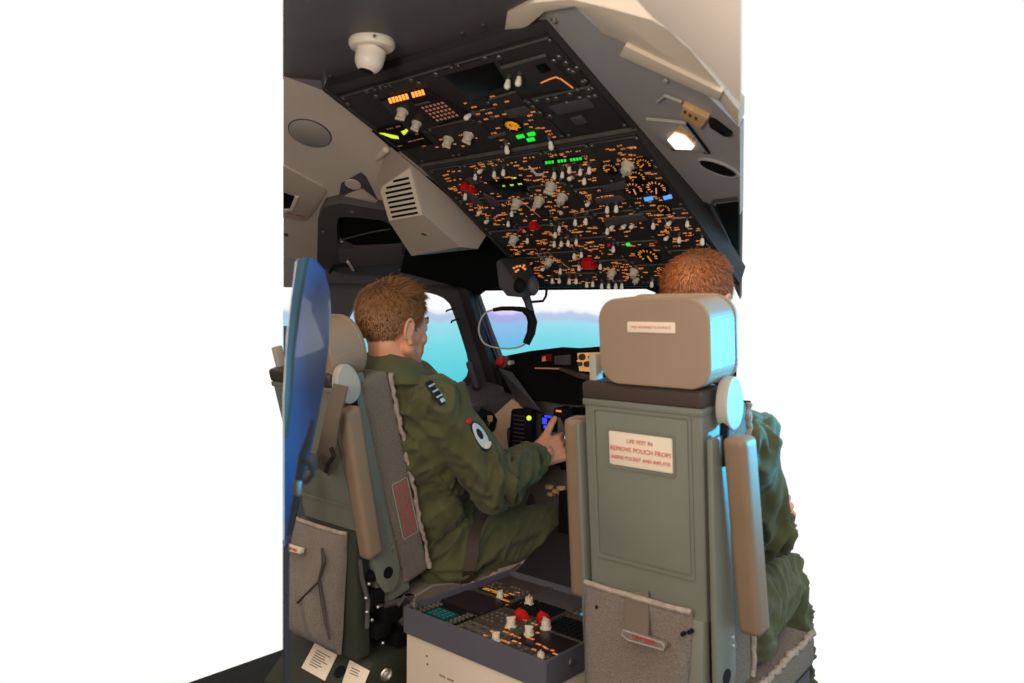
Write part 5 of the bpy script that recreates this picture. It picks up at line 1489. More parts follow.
# ---- life vest pouches hanging on the seat backs
def pouch(cx, w, y_top, z0, z1, thick, label, tilt=0.0, tag=None):
    t = thing('life_vest_pouch', (cx, y_top, z0), label, 'pouch', 'life vest pouches')
    nx, nz = 22, 22
    b = B(); bm = b.bm
    def P_(i, j, back):
        u = -1 + 2 * i / nx; v = j / nz                       # v 0 bottom .. 1 top
        z = z0 + (z1 - z0) * v
        half = w / 2 * (1.0 - 0.04 * math.sin(v * 5) - 0.10 * (1 - v) ** 6)
        th = thick * (0.15 + 0.85 * (1 - v) ** 0.6) * (1 - 0.7 * abs(u) ** 4) * (1 - 0.75 * (1 - v) ** 10)
        n = noise.noise(V((u * 2.3 + cx * 9, v * 3.0, back * 3.1)))
        y = y_top + tilt * (1 - v) - (th * (1 + 0.25 * n) if back else 0.0)
        return V((cx + u * half + 0.004 * n, y, z - (0.012 * u * u if j == 0 else 0)))
    F_ = [[bm.verts.new(P_(i, j, 0)) for j in range(nz + 1)] for i in range(nx + 1)]
    K_ = [[bm.verts.new(P_(i, j, 1)) for j in range(nz + 1)] for i in range(nx + 1)]
    for i in range(nx):
        for j in range(nz):
            bm.faces.new((F_[i][j], F_[i + 1][j], F_[i + 1][j + 1], F_[i][j + 1])); bm.faces.new((K_[i][j], K_[i][j + 1], K_[i + 1][j + 1], K_[i + 1][j]))
    for i in range(nx):
        bm.faces.new((F_[i][0], K_[i][0], K_[i + 1][0], F_[i + 1][0])); bm.faces.new((F_[i][nz], F_[i + 1][nz], K_[i + 1][nz], K_[i][nz]))
    for j in range(nz):
        bm.faces.new((F_[0][j], F_[0][j + 1], K_[0][j + 1], K_[0][j])); bm.faces.new((F_[nx][j], K_[nx][j], K_[nx][j + 1], F_[nx][j + 1]))
    bag = b.done('bag', 'knit', t, angle=80)
    edge = [P_(i, nz, 1) + V((0, -0.002, 0)) for i in range(0, nx + 1)]
    B().tube(edge, 0.006, 8).done('hem', 'fluff', bag)
    return t, bag, P_
ftop = ff.yh - 0.031
t, bag, P_ = pouch(0.452, 0.245, ftop, 0.47, 0.815, 0.055, 'grey knitted life vest pouch with centre strap on the back of the placard seat')
py_ = ftop - 0.055
b = B(); b.ribbon([PY(x, y, yy) for x, y, yy in ((637, 592, ftop - 0.002), (636.5, 604, ftop - 0.014), (637, 620, ftop - 0.035), (637, 635, ftop - 0.045))], 0.052, 0.004, (1, 0, 0)); b.done('strap', 'strapbrown', t)
tg = [PY(x, y, ftop - 0.060) for x, y in ((623, 630), (662, 643), (664, 647), (663, 650), (628, 640), (622, 635))]
tgo = B(bevel=0.0005).prism(tg, (0, 0.012, 0)).done('tag', 'knit', t, 'small tag with red print')
B().tube(tg, 0.0012, 5, closed=True).done('tag_border', 'pad', tgo)
xd = (PY(663, 645.5, ftop - 0.062) - PY(624, 633.5, ftop - 0.062)).normalized(); zd = V((0, -1, 0)); yd = zd.cross(xd)
text_mesh('print', 'LIFE VEST', 0.0125, basis(PY(644, 640, ftop - 0.0615), xd, yd, zd), 'red', tgo)
b = B()
for (px, py) in ((597.5, 607), (689.5, 632), (683, 634)):
    b.lathe(PY(px, py, ftop - 0.016), (0, -1, 0), [(0.0045, -0.01), (0.0045, 0.003), (0, 0.004)], 10)
b.done('snap', 'black', t)
ctop = fc.yh - 0.081
t, bag, P_ = pouch(-0.505, 0.235, ctop, 0.485, 0.80, 0.085, 'grey knitted life vest pouch hanging behind the seat with the knitted cover', -0.01)
zd = V((0, -1, 0)); yq = ctop - 0.07
b = B(bevel=0.0005); b.prism([PY(x, y, yq) for x, y in ((284.5, 544), (301, 549), (300, 554), (284.5, 550))], (0, 0.012, 0)); tgo = b.done('tag', 'placard', t, 'small tag with red print')
xd = V((1, 0, 0)); yd = zd.cross(xd)
text_mesh('print', 'LIFE VEST', 0.0105, basis(PY(292.5, 549.3, yq - 0.0015), xd, yd, zd), 'red', tgo)
b = B(); b.tube([PY(x, y, ctop - 0.06) for x, y in ((322, 548), (324, 562), (319, 580), (322, 600), (326, 625), (330, 640))], [0.004, 0.006, 0.004, 0.005, 0.004, 0.003], 8)
b.tube([PY(x, y, ctop - 0.075) for x, y in ((318, 582), (308, 592), (297, 603))], 0.003, 6); b.done('drawstring', 'leatherdark', t)

# ---- folded observer seat in the near left, seen along its cushion
t = thing('folded_observer_seat', PD(306, 545, 1.3), 'glossy navy cushion of a folded observer seat in front of the left pilot seat back', 'seat')
hull_px = [(297, 259, 1.26), (306, 256.5, 1.28), (316, 259, 1.31), (325, 270, 1.34), (330, 290, 1.36), (331, 312, 1.36), (329.5, 340, 1.35), (325, 380, 1.34), (318, 420, 1.32), (309, 460, 1.30), (299, 500, 1.27), (288, 545, 1.24), (284, 548, 1.22), (284, 400, 1.21), (288, 330, 1.23)]
face = [PD(x, y, d) for x, y, d in hull_px]
fn = V((-0.75, 0.65, 0)) 
b = B(bevel=0.004); b.prism(face, FWD * 0.035 - RIGHT * 0.012); b.done('cushion', 'navyvinyl', t, angle=50)
edge = [PD(x, y, d - 0.012) for x, y, d in ((284.5, 398, 1.21), (286, 352, 1.22), (291, 300, 1.245), (297, 260, 1.26), (307, 256, 1.28), (304, 268, 1.275), (298, 305, 1.255), (292, 350, 1.235), (289, 400, 1.22), (284.5, 440, 1.21))]
b = B(bevel=0.002); b.prism(edge, FWD * 0.02); b.done('edge_trim', 'brown', t)
pb0 = PD(286, 540, 1.24)
B().tube([pb0, V((pb0.x, pb0.y, 0.012)), V((pb0.x, pb0.y, 0.0))], [0.005, 0.005, 0.02], 10).done('support_post', 'dark', t)

b = B(); b.tube([PD(x, y, 1.17) for x, y in ((313, 420), (309, 438), (303, 455), (299, 478), (296, 500), (289, 535))], [0.003, 0.005, 0.006, 0.0055, 0.005, 0.004], 8)
b.done('harness_strap', 'strap', t)
b = B(); b.tube([PD(x, y, 1.16) for x, y in ((303, 458), (311, 466), (313, 474), (306, 482), (299, 480))], 0.004, 8); b.done('harness_loop', 'strap', t)
b = B(bevel=0.002); b.box(PD(297, 488, 1.155), (0.012, 0.008, 0.022)); b.done('harness_buckle', 'fastener', t)

# ================================================================== PEOPLE
def eval_remesh(b, name, voxel, smooth=6, factor=0.5):
    me = bpy.data.meshes.new(name); b.bm.to_mesh(me); b.bm.free()
    o = bpy.data.objects.new(name, me); C.objects.link(o)
    r = o.modifiers.new('r', 'REMESH'); r.mode = 'VOXEL'; r.voxel_size = voxel
    s = o.modifiers.new('s', 'SMOOTH'); s.factor = factor; s.iterations = smooth
    dg = bpy.context.evaluated_depsgraph_get()
    out = bpy.data.meshes.new_from_object(o.evaluated_get(dg))
    bpy.data.objects.remove(o); bpy.data.meshes.remove(me)
    out.name = name
    for p in out.polygons: p.use_smooth = True
    return out
def bvh_of(me): return BVHTree.FromPolygons([v.co.copy() for v in me.vertices], [tuple(p.vertices) for p in me.polygons])

def head_shapes(b, Hm, s=1.0):
    """skull, jaw, nose, brow, cheeks, ears; Hm maps head space (x right, y forward, z up, metres) to the world"""
    R3 = Hm.to_3x3().to_4x4()
    def ell(c, r, rot=None):
        m = R3 @ (rot if rot else Matrix.Identity(4)); b.ball(Hm @ V(c), r, m, 3)
    def cap(p, q, r0, r1): b.capsule(Hm @ V(p), Hm @ V(q), r0 * s, r1 * s, 16, 5)
    ell((0, -0.014, 0.036), (0.0755, 0.097, 0.083))
    ell((0, 0.018, 0.000), (0.0690, 0.074, 0.085))
    ell((0, 0.036, -0.045), (0.0570, 0.056, 0.064))
    for k in (-1, 1):
        cap((k * 0.055, 0.000, -0.050), (k * 0.018, 0.074, -0.092), 0.019, 0.016)          # jaw
        ell((k * 0.042, 0.054, -0.024), (0.021, 0.021, 0.022))                               # cheekbone
        cap((k * 0.036, 0.079, 0.024), (k * 0.010, 0.087, 0.020), 0.0095, 0.0085)             # brow
        # ear
        e_rot = Matrix.Rotation(k * R(-14), 4, 'Z') @ Matrix.Rotation(R(8), 4, 'X')
        ell((k * 0.077, -0.022, -0.008), (0.0060, 0.0145, 0.026), e_rot)
        pts = []
        for i in range(15):
            a = R(-70 + i * 20)
            pts.append(V((k * (0.0815 + 0.004 * math.sin(a)), -0.024 - 0.0135 * math.cos(a) * 1.0, -0.004 + 0.0265 * math.sin(a))))
        b.tube([Hm @ p for p in pts], [0.0042 * s] * len(pts), 8)
        ell((k * 0.078, -0.014, -0.036), (0.006, 0.008, 0.010))
    ell((0, 0.074, -0.092), (0.022, 0.017, 0.016))                                           # chin
    cap((0, 0.087, 0.018), (0, 0.104, -0.022), 0.0070, 0.0100)                               # nose bridge
    for k in (-1, 1): ell((k * 0.010, 0.093, -0.026), (0.008, 0.010, 0.008))
    ell((0, 0.086, -0.056), (0.024, 0.011, 0.013))                                           # mouth mound

def hair_strands(b, Hm, n, length, rad, grey=False, seed=1, crown_thin=0.0, zside=-0.012):
    rnd = random.Random(seed)
    c = V((0, -0.014, 0.036)); rr = V((0.0765, 0.098, 0.085))
    crown = V((0.012, -0.075, 0.095))
    made = 0
    while made < n:
        d = V((rnd.gauss(0, 1), rnd.gauss(0, 1), rnd.gauss(0, 1))).normalized()
        p = c + V((d.x * rr.x, d.y * rr.y, d.z * rr.z))
        if not hair_region(p, rnd): continue
        nrm = V((d.x / rr.x, d.y / rr.y, d.z / rr.z)).normalized()
        if crown_thin and (p - crown).length < 0.024 and rnd.random() < crown_thin: continue
        # flow: away from the crown; forward on top, down at back and sides
        fl = (p - crown); fl = fl - nrm * fl.dot(nrm)
        if fl.length < 1e-4: fl = V((0, 0, -1))
        fl.normalize()
        if p.z > 0.08 and p.y > -0.04: fl = (fl + V((0.25, 0.8, 0.15))).normalized()
        else: fl = (fl + V((0, 0.12, -0.55))).normalized()
        fl = (fl + V((rnd.gauss(0, .22), rnd.gauss(0, .22), rnd.gauss(0, .22)))).normalized()
        top = min(1.0, max(0.0, (p.z - 0.0) / 0.10))
        front = 1.0 if (p.y > 0.045 and p.z > 0.07) else 0.0
        L = length * (0.42 + 0.58 * top) * rnd.uniform(0.75, 1.2) * (1.0 - 0.25 * front)
        lift = 0.32 + 0.30 * top + 0.35 * front
        p0 = p - nrm * 0.003
        p1 = p0 + fl * L * 0.45 + nrm * (L * 0.45 * lift + 0.003)
        p2 = p0 + fl * L + nrm * (L * 0.45 * lift * 0.9 + 0.002)
        side = fl.cross(nrm).normalized() * rad * rnd.uniform(0.7, 1.3)
        vs = [b.bm.verts.new(Hm @ q) for q in (p0 - side, p0 + side, p1 + side * 0.9, p1 - side * 0.9, p2)]
        f1 = b.bm.faces.new((vs[0], vs[1], vs[2], vs[3])); f2 = b.bm.faces.new((vs[3], vs[2], vs[4]))
        made += 1
def hair_region(p, rnd=None):
    j = rnd.uniform(-0.006, 0.006) if rnd else 0.0
    x, y, z = p
    if y > 0.055: return z > 0.066 + j + 0.25 * max(0, y - 0.07)
    if y > 0.022: return z > 0.030 + j + (y - 0.022) * 1.0
    if y > -0.002: return z > -0.018 + j + max(0, 0.004 - y) * 3                      # sideburn
    if y > -0.040: return z > 0.018 + j                      # above the ear
    if y > -0.052: return z > -0.030 + j - ( -0.040 - y) * 2.0
    return z > -0.066 + j

def make_person(name, label, group, J, Hm, hs, hair_mat, cap_mat, hair_n, hair_len, crown_thin, grip=None, voxel=0.004, collar=True):
    t = thing('person', V((J['pelvis'].x, J['pelvis'].y, 0.0)), label, 'person', group)
    # ---- body: one continuous skin surface (mostly under the clothing)
    b = B()
    head_shapes(b, Hm, hs)
    nb = J['neck']; nt = Hm @ V((0, -0.022, -0.045))
    b.capsule(nb + V((0, 0, -0.05)), nt, 0.060, 0.054, 20)
    b.capsule(Hm @ V((0, 0.0, -0.06)), nb + V((0, 0.02, -0.01)), 0.046, 0.05, 16)
    b.ball(J['chest'], (0.145, 0.095, 0.19)); b.ball(J['waist'], (0.125, 0.09, 0.17)); b.ball(J['pelvis'], (0.15, 0.10, 0.10))
    for s in ('r', 'l'):
        b.capsule(J['sh_' + s], nb + V((0, 0, -0.03)), 0.05, 0.05, 14)
        b.capsule(J['sh_' + s], J['el_' + s], 0.045, 0.036, 16); b.capsule(J['el_' + s], J['wr_' + s], 0.037, 0.025, 16)
        b.capsule(J['hip_' + s], J['kn_' + s], 0.075, 0.05, 16); b.capsule(J['kn_' + s], J['an_' + s], 0.048, 0.036, 16)
        # hand
        wr, hd_, hn = J['wr_' + s], J['hdir_' + s].normalized(), J['hnorm_' + s].normalized()     # towards the fingers / back of hand
        ac = hn.cross(hd_).normalized() * J['thumb_' + s]                                            # towards the thumb side
        hn = hn - hd_ * hn.dot(hd_); hn.normalize()
        hk = J.get('hk', 1.0)
        b.capsule(wr, wr + hd_ * 0.03 * hk, 0.026 * hk, 0.027 * hk, 14)
        for q in (-0.028, -0.010, 0.010, 0.027):
            b.capsule(wr + hd_ * 0.02 * hk + ac * q * 0.7 * hk, wr + hd_ * 0.088 * hk + ac * q * hk, 0.0165 * hk, 0.0125 * hk, 12, 4)
        curl = J['curl_' + s]
        for q, L, th in ((0.030, 0.072, 0.0088), (0.010, 0.080, 0.0090), (-0.010, 0.074, 0.0086), (-0.029, 0.058, 0.0078)):
            p = wr + hd_ * 0.090 * hk + ac * q * hk; ang = R(15); L *= hk; th *= hk
            for k, (frac, bend) in enumerate(((0.46, curl[0]), (0.30, curl[1]), (0.24, curl[2]))):
                ang += R(bend)
                d = hd_ * math.cos(ang) - hn * math.sin(ang) + ac * (q * 1.2)
                d.normalize(); p2 = p + d * (L * frac)
                b.capsule(p, p2, th * (1.06 - 0.08 * k), th * (0.98 - 0.08 * k), 10, 4)
                p = p2
        # thumb leaves the side of the palm
        tb = wr + (hd_ * 0.028 + ac * 0.026 - hn * 0.006) * hk
        td = J['tdir_' + s].normalized()
        t1 = tb + (td * 0.7 + hd_ * 0.3).normalized() * 0.036 * hk; t2 = t1 + td * 0.032 * hk; t3 = t2 + (td + hd_ * 0.25 - hn * 0.1).normalized() * 0.026 * hk
        b.capsule(wr + (hd_ * 0.015 + ac * 0.012) * hk, tb, 0.019 * hk, 0.016 * hk, 12, 4); b.capsule(tb, t1, 0.0145 * hk, 0.0118 * hk, 12, 4); b.capsule(t1, t2, 0.0112 * hk, 0.0100 * hk, 12, 4); b.capsule(t2, t3, 0.0100 * hk, 0.0085 * hk, 12, 4)
    me = eval_remesh(b, 'body', voxel * 0.72, 4, 0.45)
    # hollow the eyes slightly, then set the eyes
    me.materials.append(M['skin'])
    body = link_mesh('body', me, t)
    hv = bvh_of(me)
    for k in (-1, 1):
        ec = Hm @ V((k * 0.031, 0.076, 0.006))
        e_ = B().ball(ec, 0.0125, Hm.to_3x3().to_4x4()).done('eye', 'eye', body, angle=80)
        B().lathe(Hm @ V((k * 0.031, 0.0872, 0.006)), Hm.to_3x3() @ V((0, 1, 0)), [(0.0055, 0), (0.004, 0.0015), (0, 0.002)], 12).done('iris', 'iris', e_)
        br = [Hm @ V((k * x, y, z)) for x, y, z in ((0.012, 0.0985, 0.029), (0.028, 0.094, 0.034), (0.044, 0.080, 0.029))]
        B().tube(br, [0.003, 0.0035, 0.002], 6).done('eyebrow', hair_mat, body)
    lp = [Hm @ V((x, y, -0.056)) for x, y in ((-0.022, 0.089), (-0.010, 0.0965), (0, 0.098), (0.010, 0.0965), (0.022, 0.089))]
    B().tube(lp, [0.002, 0.0045, 0.005, 0.0045, 0.002], 8).done('lips', 'lips', body)
    # ---- hair: a scalp base and its strands
    cb = bmesh.new(); bmesh.ops.create_icosphere(cb, subdivisions=5, radius=1.0)
    c = V((0, -0.014, 0.036)); rr = V((0.0785, 0.1000, 0.0870))
    for v in cb.verts: v.co = c + V((v.co.x * rr.x, v.co.y * rr.y, v.co.z * rr.z))
    bmesh.ops.delete(cb, geom=[f for f in cb.faces if not hair_region(f.calc_center_median())], context='FACES')
    for v in cb.verts:
        v.co += (v.co - c).normalized() * 0.0025 * noise.noise(v.co * 60)
        v.co = Hm @ v.co
    hb = B(); hb.bm.free(); hb.bm = cb
    hair = hb.done('hair', cap_mat, t, angle=80)
    hb = B(); hair_strands(hb, Hm, hair_n, hair_len, 0.0011 * hs, seed=3 if hair_n > 5000 else 5, crown_thin=crown_thin)
    hb.done('hair_strands', hair_mat, hair, kind='stuff', angle=180)
    # ---- flight suit
    b = B()
    b.ball(J['chest'], (0.190, 0.128, 0.215), J.get('trot')); b.ball(J['waist'], (0.168, 0.125, 0.20), J.get('trot')); b.ball(J['pelvis'] + V((0, 0.01, 0)), (0.188, 0.140, 0.125))
    b.ball(J['chest'].lerp(J['waist'], 0.5), (0.178, 0.126, 0.18), J.get('trot'))
    b.capsule(nb + V((0, -0.01, -0.075)), nb + V((0, -0.012, -0.005)), 0.095, 0.070, 20)
    for s in ('r', 'l'):
        sh = J['sh_' + s]
        b.capsule(sh, nb + V((0, -0.01, -0.055)), 0.072, 0.075, 18)
        b.capsule(sh, J['chest'] + V((0, 0, 0.02)), 0.078, 0.12, 18)
        el, wr = J['el_' + s], J['wr_' + s]
        b.capsule(sh, sh.lerp(el, 0.5), 0.086, 0.080, 18); b.capsule(sh.lerp(el, 0.5), el, 0.080, 0.067, 18)
        fw = el.lerp(wr, 0.93)
        b.capsule(el, el.lerp(wr, 0.4), 0.068, 0.063, 18); b.capsule(el.lerp(wr, 0.4), fw, 0.063, 0.043, 18)
        hip, kn, an = J['hip_' + s], J['kn_' + s], J['an_' + s]
        b.capsule(hip, hip.lerp(kn, 0.55), 0.103, 0.092, 20); b.capsule(hip.lerp(kn, 0.55), kn, 0.092, 0.074, 20)
        b.capsule(kn, an, 0.072, 0.055, 18)
    sm = eval_remesh(b, 'flight_suit', voxel * 1.15, 5, 0.5)
    wrinkle(sm, J)
    sm.materials.append(M['suit'])
    suit = link_mesh('flight_suit', sm, t)
    # boots
    for s in ('r', 'l'):
        an = J['an_' + s]
        b = B(); b.capsule(an + V((0, 0, 0.06)), an + V((0, 0.0, -0.02)), 0.052, 0.05, 16); b.capsule(an + V((0, -0.02, -0.045)), an + V((0, 0.15, -0.055)), 0.045, 0.038, 16)
        bmb = eval_remesh(b, 'boot', 0.006, 3); bmb.materials.append(M['boot']); link_mesh('boot', bmb, t)
    return t, body, suit, sm
def seg_dist(p, a, b_):
    ab = b_ - a; tt = max(0, min(1, (p - a).dot(ab) / ab.length_squared)); return (p - (a + ab * tt)).length, tt
def wrinkle(me, J):
    """cloth folds: ridged bands across the joints and along the trunk"""
    segs = [(J['sh_r'], J['el_r']), (J['el_r'], J['wr_r']), (J['sh_l'], J['el_l']), (J['el_l'], J['wr_l']), (J['hip_r'], J['kn_r']), (J['hip_l'], J['kn_l'])]
    me.calc_loop_triangles()
    nr = [v.normal.copy() for v in me.vertices]
    for v, n in zip(me.vertices, nr):
        p = v.co
        best, bd, bt = None, 9, 0
        for i, (a, c) in enumerate(segs):
            d, tt = seg_dist(p, a, c)
            if d < bd: best, bd, bt = i, d, tt
        if best is not None and bd < 0.115 and p.z < J['neck'].z - 0.03:
            a, c = segs[best]; ax = (c - a).normalized()
            al = (p - a).dot(ax)
            rad = (p - a) - ax * al
            ang = math.atan2(rad.dot(ax.orthogonal()), rad.dot(ax.cross(ax.orthogonal())))
            near = {0: 0.35 + 0.9 * max(bt - 0.45, 0) / 0.55 + 0.7 * max(0.22 - bt, 0) / 0.22, 1: 1.15, 2: 0.6, 3: 1.0, 4: 0.6 + 0.8 * max(0.5 - bt, 0) / 0.5, 5: 0.6}[best]
            w = noise.noise(V((al * 10.5 + 1.3 * math.cos(ang + 0.7) , math.cos(ang) * 1.1 + best * 7, math.sin(ang) * 1.1 + al * 4)))
            w2 = noise.noise(V((al * 26 + 2.0 * math.sin(ang + 2), math.cos(ang) * 1.6 + best * 3, math.sin(ang) * 1.6 - al * 9)))
            r1 = (1 - abs(w) * 2.4); r2 = (1 - abs(w2) * 2.4)
            v.co = p + n * (0.0175 * near * max(r1, -0.7) + 0.0075 * near * max(r2, -0.7) - 0.010)
        else:
            q = p - J['waist']
            w = noise.noise(V((q.x * 7 + q.y * 5, q.y * 6 - q.x * 3, q.z * 15 + q.y * 16)))
            w2 = noise.noise(V((q.x * 13, q.y * 13, q.z * 26 - q.y * 20)))
            fade = 1.0 if p.z < J['chest'].z + 0.06 else max(0.25, 1 - (p.z - J['chest'].z - 0.06) * 8)
            v.co = p + n * fade * (0.018 * max(1 - abs(w) * 2.6, -0.7) + 0.0075 * max(1 - abs(w2) * 2.4, -0.7) - 0.011)
    me.update()

def head_matrix(c, yaw=0.0, pitch=0.0, roll=0.0, s=1.0):
    return Matrix.Translation(c) @ Matrix.Rotation(yaw, 4, 'Z') @ Matrix.Rotation(pitch, 4, 'X') @ Matrix.Rotation(roll, 4, 'Y') @ Matrix.Scale(s, 4)

# ---- the pilot in the left seat
J = dict(pelvis=V((-0.475, 1.665, 0.70)), waist=V((-0.475, 1.600, 0.86)), chest=V((-0.462, 1.535, 1.045)), neck=V((-0.440, 1.470, 1.215)),
         sh_r=V((-0.310, 1.520, 1.130)), el_r=V((-0.212, 1.668, 0.893)), wr_r=V((-0.268, 1.905, 0.938)),
         sh_l=V((-0.640, 1.490, 1.140)), el_l=V((-0.665, 1.64, 0.92)), wr_l=V((-0.575, 1.84, 0.85)),
         hip_r=V((-0.385, 1.66, 0.665)), kn_r=V((-0.285, 2.000, 0.700)), an_r=V((-0.36, 2.20, 0.12)),
         hip_l=V((-0.555, 1.66, 0.665)), kn_l=V((-0.565, 1.98, 0.69)), an_l=V((-0.52, 2.20, 0.12)),
         hdir_r=V((0.22, 1.0, 0.20)), hnorm_r=V((0.85, 0.05, 0.35)), thumb_r=1, tdir_r=V((0.0, 0.60, 0.80)), curl_r=(12, 42, 30), hk=1.16,
         hdir_l=V((0.1, 1.0, -0.2)), hnorm_l=V((-0.2, 0.2, 1.0)), thumb_l=-1, tdir_l=V((0.7, 0.7, 0.0)), curl_l=(10, 20, 15))
_hn = J['hnorm_r'].normalized(); _hd = J['hdir_r'].normalized()
if _hn.cross(_hd).z < 0: J['thumb_r'] = -1
_hl = J['hnorm_l'].normalized().cross(J['hdir_l'].normalized())
J['thumb_l'] = 1 if _hl.x > 0 else -1
Hc = head_matrix(PD(394, 328, 2.26), yaw=R(3), pitch=R(-4), s=1.09)
pt, pbody, psuit, psm = make_person('person', 'pilot with chestnut hair in olive flight suit holding the control yoke', 'pilots', J, Hc, 1.09, 'hair', 'haircap', 9000, 0.030, 0.55)

# folded collar
def ring(c, rx, ry, z, n=40, a0=0, a1=360, tilt=0.0):
    out = []
    for i in range(n + 1):
        a = R(a0 + (a1 - a0) * i / n)
        out.append(V((c.x + rx * math.sin(a), c.y - ry * math.cos(a), c.z + z - tilt * math.cos(a))))
    return out
def make_collar(nb, parent, s=1.0):
    b = B()
    c = nb + V((0.004, 0.005, 0))
    rows_ = [ring(c, 0.066 * s, 0.068 * s, 0.012, a0=-150, a1=150, tilt=-0.022), ring(c, 0.068 * s, 0.072 * s, 0.040, a0=-150, a1=150, tilt=-0.022), ring(c, 0.076 * s, 0.080 * s, 0.040, a0=-152, a1=152, tilt=-0.022),
             ring(c, 0.105 * s, 0.104 * s, -0.012, a0=-158, a1=158, tilt=-0.010), ring(c, 0.112 * s, 0.108 * s, -0.028, a0=-160, a1=160, tilt=-0.006), ring(c, 0.100 * s, 0.098 * s, -0.026, a0=-158, a1=158, tilt=-0.006), ring(c, 0.071 * s, 0.075 * s, 0.030, a0=-150, a1=150, tilt=-0.022)]
    vs = [[b.bm.verts.new(p) for p in r_] for r_ in rows_]
    for i in range(len(vs)):
        A, D = vs[i], vs[(i + 1) % len(vs)]
        if i == len(vs) - 1: continue
        for k in range(len(A) - 1): b.bm.faces.new((A[k], A[k + 1], D[k + 1], D[k]))
    cl = b.done('collar', 'suit', parent, angle=70)
    B().tube([p + V((0, 0, -0.001)) for p in rows_[4]], 0.0028, 6).done('collar_seam', 'suitseam', cl)
    return cl
make_collar(J['neck'], psuit)
# sleeve cuff
el, wr = J['el_r'], J['wr_r']; ax = (wr - el).normalized()
B().lathe(el.lerp(wr, 0.84), ax, [(0.046, 0.0), (0.047, 0.01), (0.0455, 0.045), (0.042, 0.050), (0.036, 0.046), (0.034, 0.0)], 28).done('cuff', 'suit', psuit, angle=60)

# patches and rank slide lie on the suit
bv = bvh_of(psm)
def on_suit(px, py):
    h = bv.ray_cast(CAM, ray(px, py).normalized())
    return h[0], h[1]
def conform(name, c, n, up, outline, mtl, parent, off=0.0015, th=0.0015, rings=5, axis=None, **kw):
    n = V(n).normalized(); x = V(up).cross(n).normalized(); y = n.cross(x)
    b = B()
    def hit(u, v):
        o = c + x * u + y * v
        if axis is not None:                                # lies on the smooth round of the sleeve
            a0, a1 = axis; ad = (a1 - a0).normalized()
            def foot(q): return a0 + ad * (q - a0).dot(ad)
            rad = (c - foot(c)).length + 0.003
            return foot(o) + (o - foot(o)).normalized() * rad
        if kw.get('flat'): return o
        h = bv.ray_cast(o + n * 0.06, -n, 0.12)
        return (h[0] if h[0] else o)
    cv = b.bm.verts.new(hit(0, 0) + n * (off + th)); prev = None
    for k in range(1, rings + 1):
        f_ = k / rings
        cur = [b.bm.verts.new(hit(u * f_, v * f_) + n * (off + th * (1 if k < rings else 0.6))) for u, v in outline]
        m_ = len(cur)
        for i in range(m_):
            j = (i + 1) % m_
            if prev is None: b.bm.faces.new((cv, cur[i], cur[j]))
            else: b.bm.faces.new((prev[i], cur[i], cur[j], prev[j]))
        prev = cur
    low = [b.bm.verts.new(hit(u, v) - n * 0.001) for u, v in outline]
    for i in range(len(low)): b.bm.faces.new((prev[i], low[i], low[(i + 1) % len(low)], prev[(i + 1) % len(low)]))
    kw.pop('flat', None)
    return b.done(name, mtl, parent, angle=80, **kw)
def oval(a, c_, n=28): return [(a * math.cos(2 * math.pi * i / n), c_ * math.sin(2 * math.pi * i / n)) for i in range(n)]
c_, n_ = on_suit(479, 436)
if c_:
    axu = (J['sh_r'] - J['el_r']).normalized()
    n_ = (n_ + V((0.25, 0.45, 0.05))).normalized()
    pb_ = conform('shoulder_patch', c_, n_, axu, oval(0.025, 0.047), 'navy', psuit, axis=(J['sh_r'], J['el_r']))
    conform('patch_field', c_, n_, axu, oval(0.0205, 0.041), 'patchwhite', pb_, 0.003, 0.001, axis=(J['sh_r'], J['el_r']))
    conform('patch_emblem', c_ + axu * 0.006, n_, axu, oval(0.009, 0.017), 'navy', pb_, 0.0042, 0.001, axis=(J['sh_r'], J['el_r']))
    conform('patch_ribbon', c_ - axu * 0.034, n_, axu, oval(0.015, 0.008), 'placard', pb_, 0.0045, 0.001, axis=(J['sh_r'], J['el_r']))
    conform('patch_crown', c_ + axu * 0.052, n_, axu, oval(0.009, 0.008), 'red', pb_, 0.0015, 0.0015, axis=(J['sh_r'], J['el_r']))
c_, n_ = on_suit(434, 393)
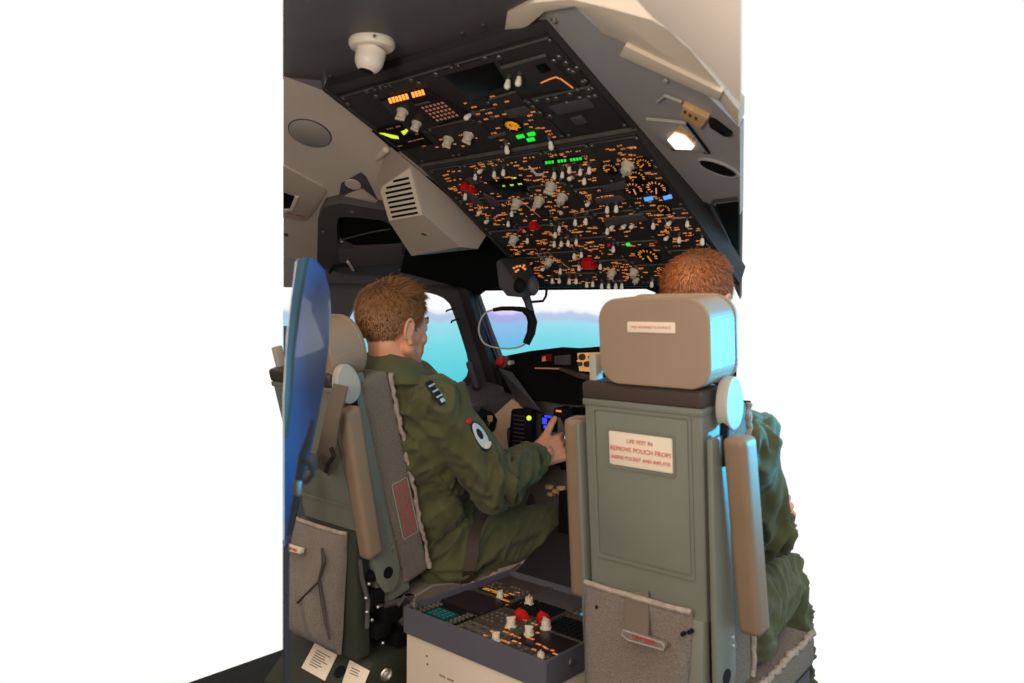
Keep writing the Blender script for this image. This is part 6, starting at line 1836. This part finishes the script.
if c_:
    c_ = c_ + n_ * 0.004
    aim, _n = on_suit(452, 405)
    d = (J['sh_r'] + V((0.03, 0.01, 0)) - J['neck']); n_ = (n_ + V((0.1, -0.1, 0.6))).normalized()
    d = (d - n_ * d.dot(n_)).normalized()
    rk = conform('rank_slide', c_, n_, d, [(x, y) for x, y in roundrect(0.030, 0.074, 0.005)], 'navy', psuit, 0.003, 0.003, flat=True)
    for k in (-0.022, -0.004, 0.014):
        conform('rank_stripe', c_ + d * k, n_, d, [(x, y) for x, y in roundrect(0.028, 0.005, 0.001, 2)], 'patchwhite', rk, 0.0065, 0.001, flat=True)
    sq = conform('rank_stitch', c_ + d * 0.028, n_, d, [(x, y) for x, y in roundrect(0.018, 0.012, 0.001, 2)], 'patchwhite', rk, 0.0065, 0.001, flat=True)

# dark lap belt over the hip
pts = []
for (px_, py_) in ((481, 512), (477, 525), (474, 540), (472, 555), (469, 570), (466, 584)):
    c_, n_ = on_suit(px_, py_)
    if c_: pts.append(c_ + n_ * 0.010)
if len(pts) > 3:
    b = B(); b.ribbon(pts, 0.036, 0.003, V((0.5, 0.85, 0))); b.done('lap_belt', 'leatherdark', cs_t)

# ---- the first officer in front of the near seat: only the hair shows over the headrest
J2 = {}
off = V((0.475 + 0.485, 0.075, 0.0))
for k, v in J.items():
    J2[k] = v + off if isinstance(v, Vector) and not (k.startswith('hdir') or k.startswith('hnorm') or k.startswith('tdir')) else v
for k in ('neck', 'chest'): J2[k] = J2[k] + V((-0.01, 0.03, 0.0))
J2['neck'] = V((0.432, 1.570, 1.200))
J2['chest'] = V((0.410, 1.585, 1.045)); J2['sh_r'] = V((0.555, 1.60, 1.110)); J2['sh_l'] = V((0.265, 1.59, 1.110))
J2['waist'] = V((0.415, 1.63, 0.86)); J2['pelvis'] = V((0.42, 1.69, 0.70))
J2['el_r'] = V((0.525, 1.80, 0.88)); J2['wr_r'] = V((0.43, 2.02, 0.85)); J2['el_l'] = V((0.25, 1.76, 0.87)); J2['wr_l'] = V((0.33, 1.99, 0.84))
J2['hip_r'] = V((0.48, 1.70, 0.665)); J2['hip_l'] = V((0.35, 1.70, 0.665)); J2['kn_r'] = V((0.46, 2.07, 0.69)); J2['kn_l'] = V((0.30, 2.07, 0.69)); J2['an_r'] = V((0.45, 2.25, 0.12)); J2['an_l'] = V((0.38, 2.25, 0.12))
Hf = head_matrix(PD(698, 305, 1.84), yaw=R(4), pitch=R(-6), s=0.98)
make_person('person', 'person with ginger hair in the near pilot seat, only hair showing over the headrest', 'pilots', J2, Hf, 0.98, 'hairred', 'haircapred', 9001, 0.024, 0.75, voxel=0.006)
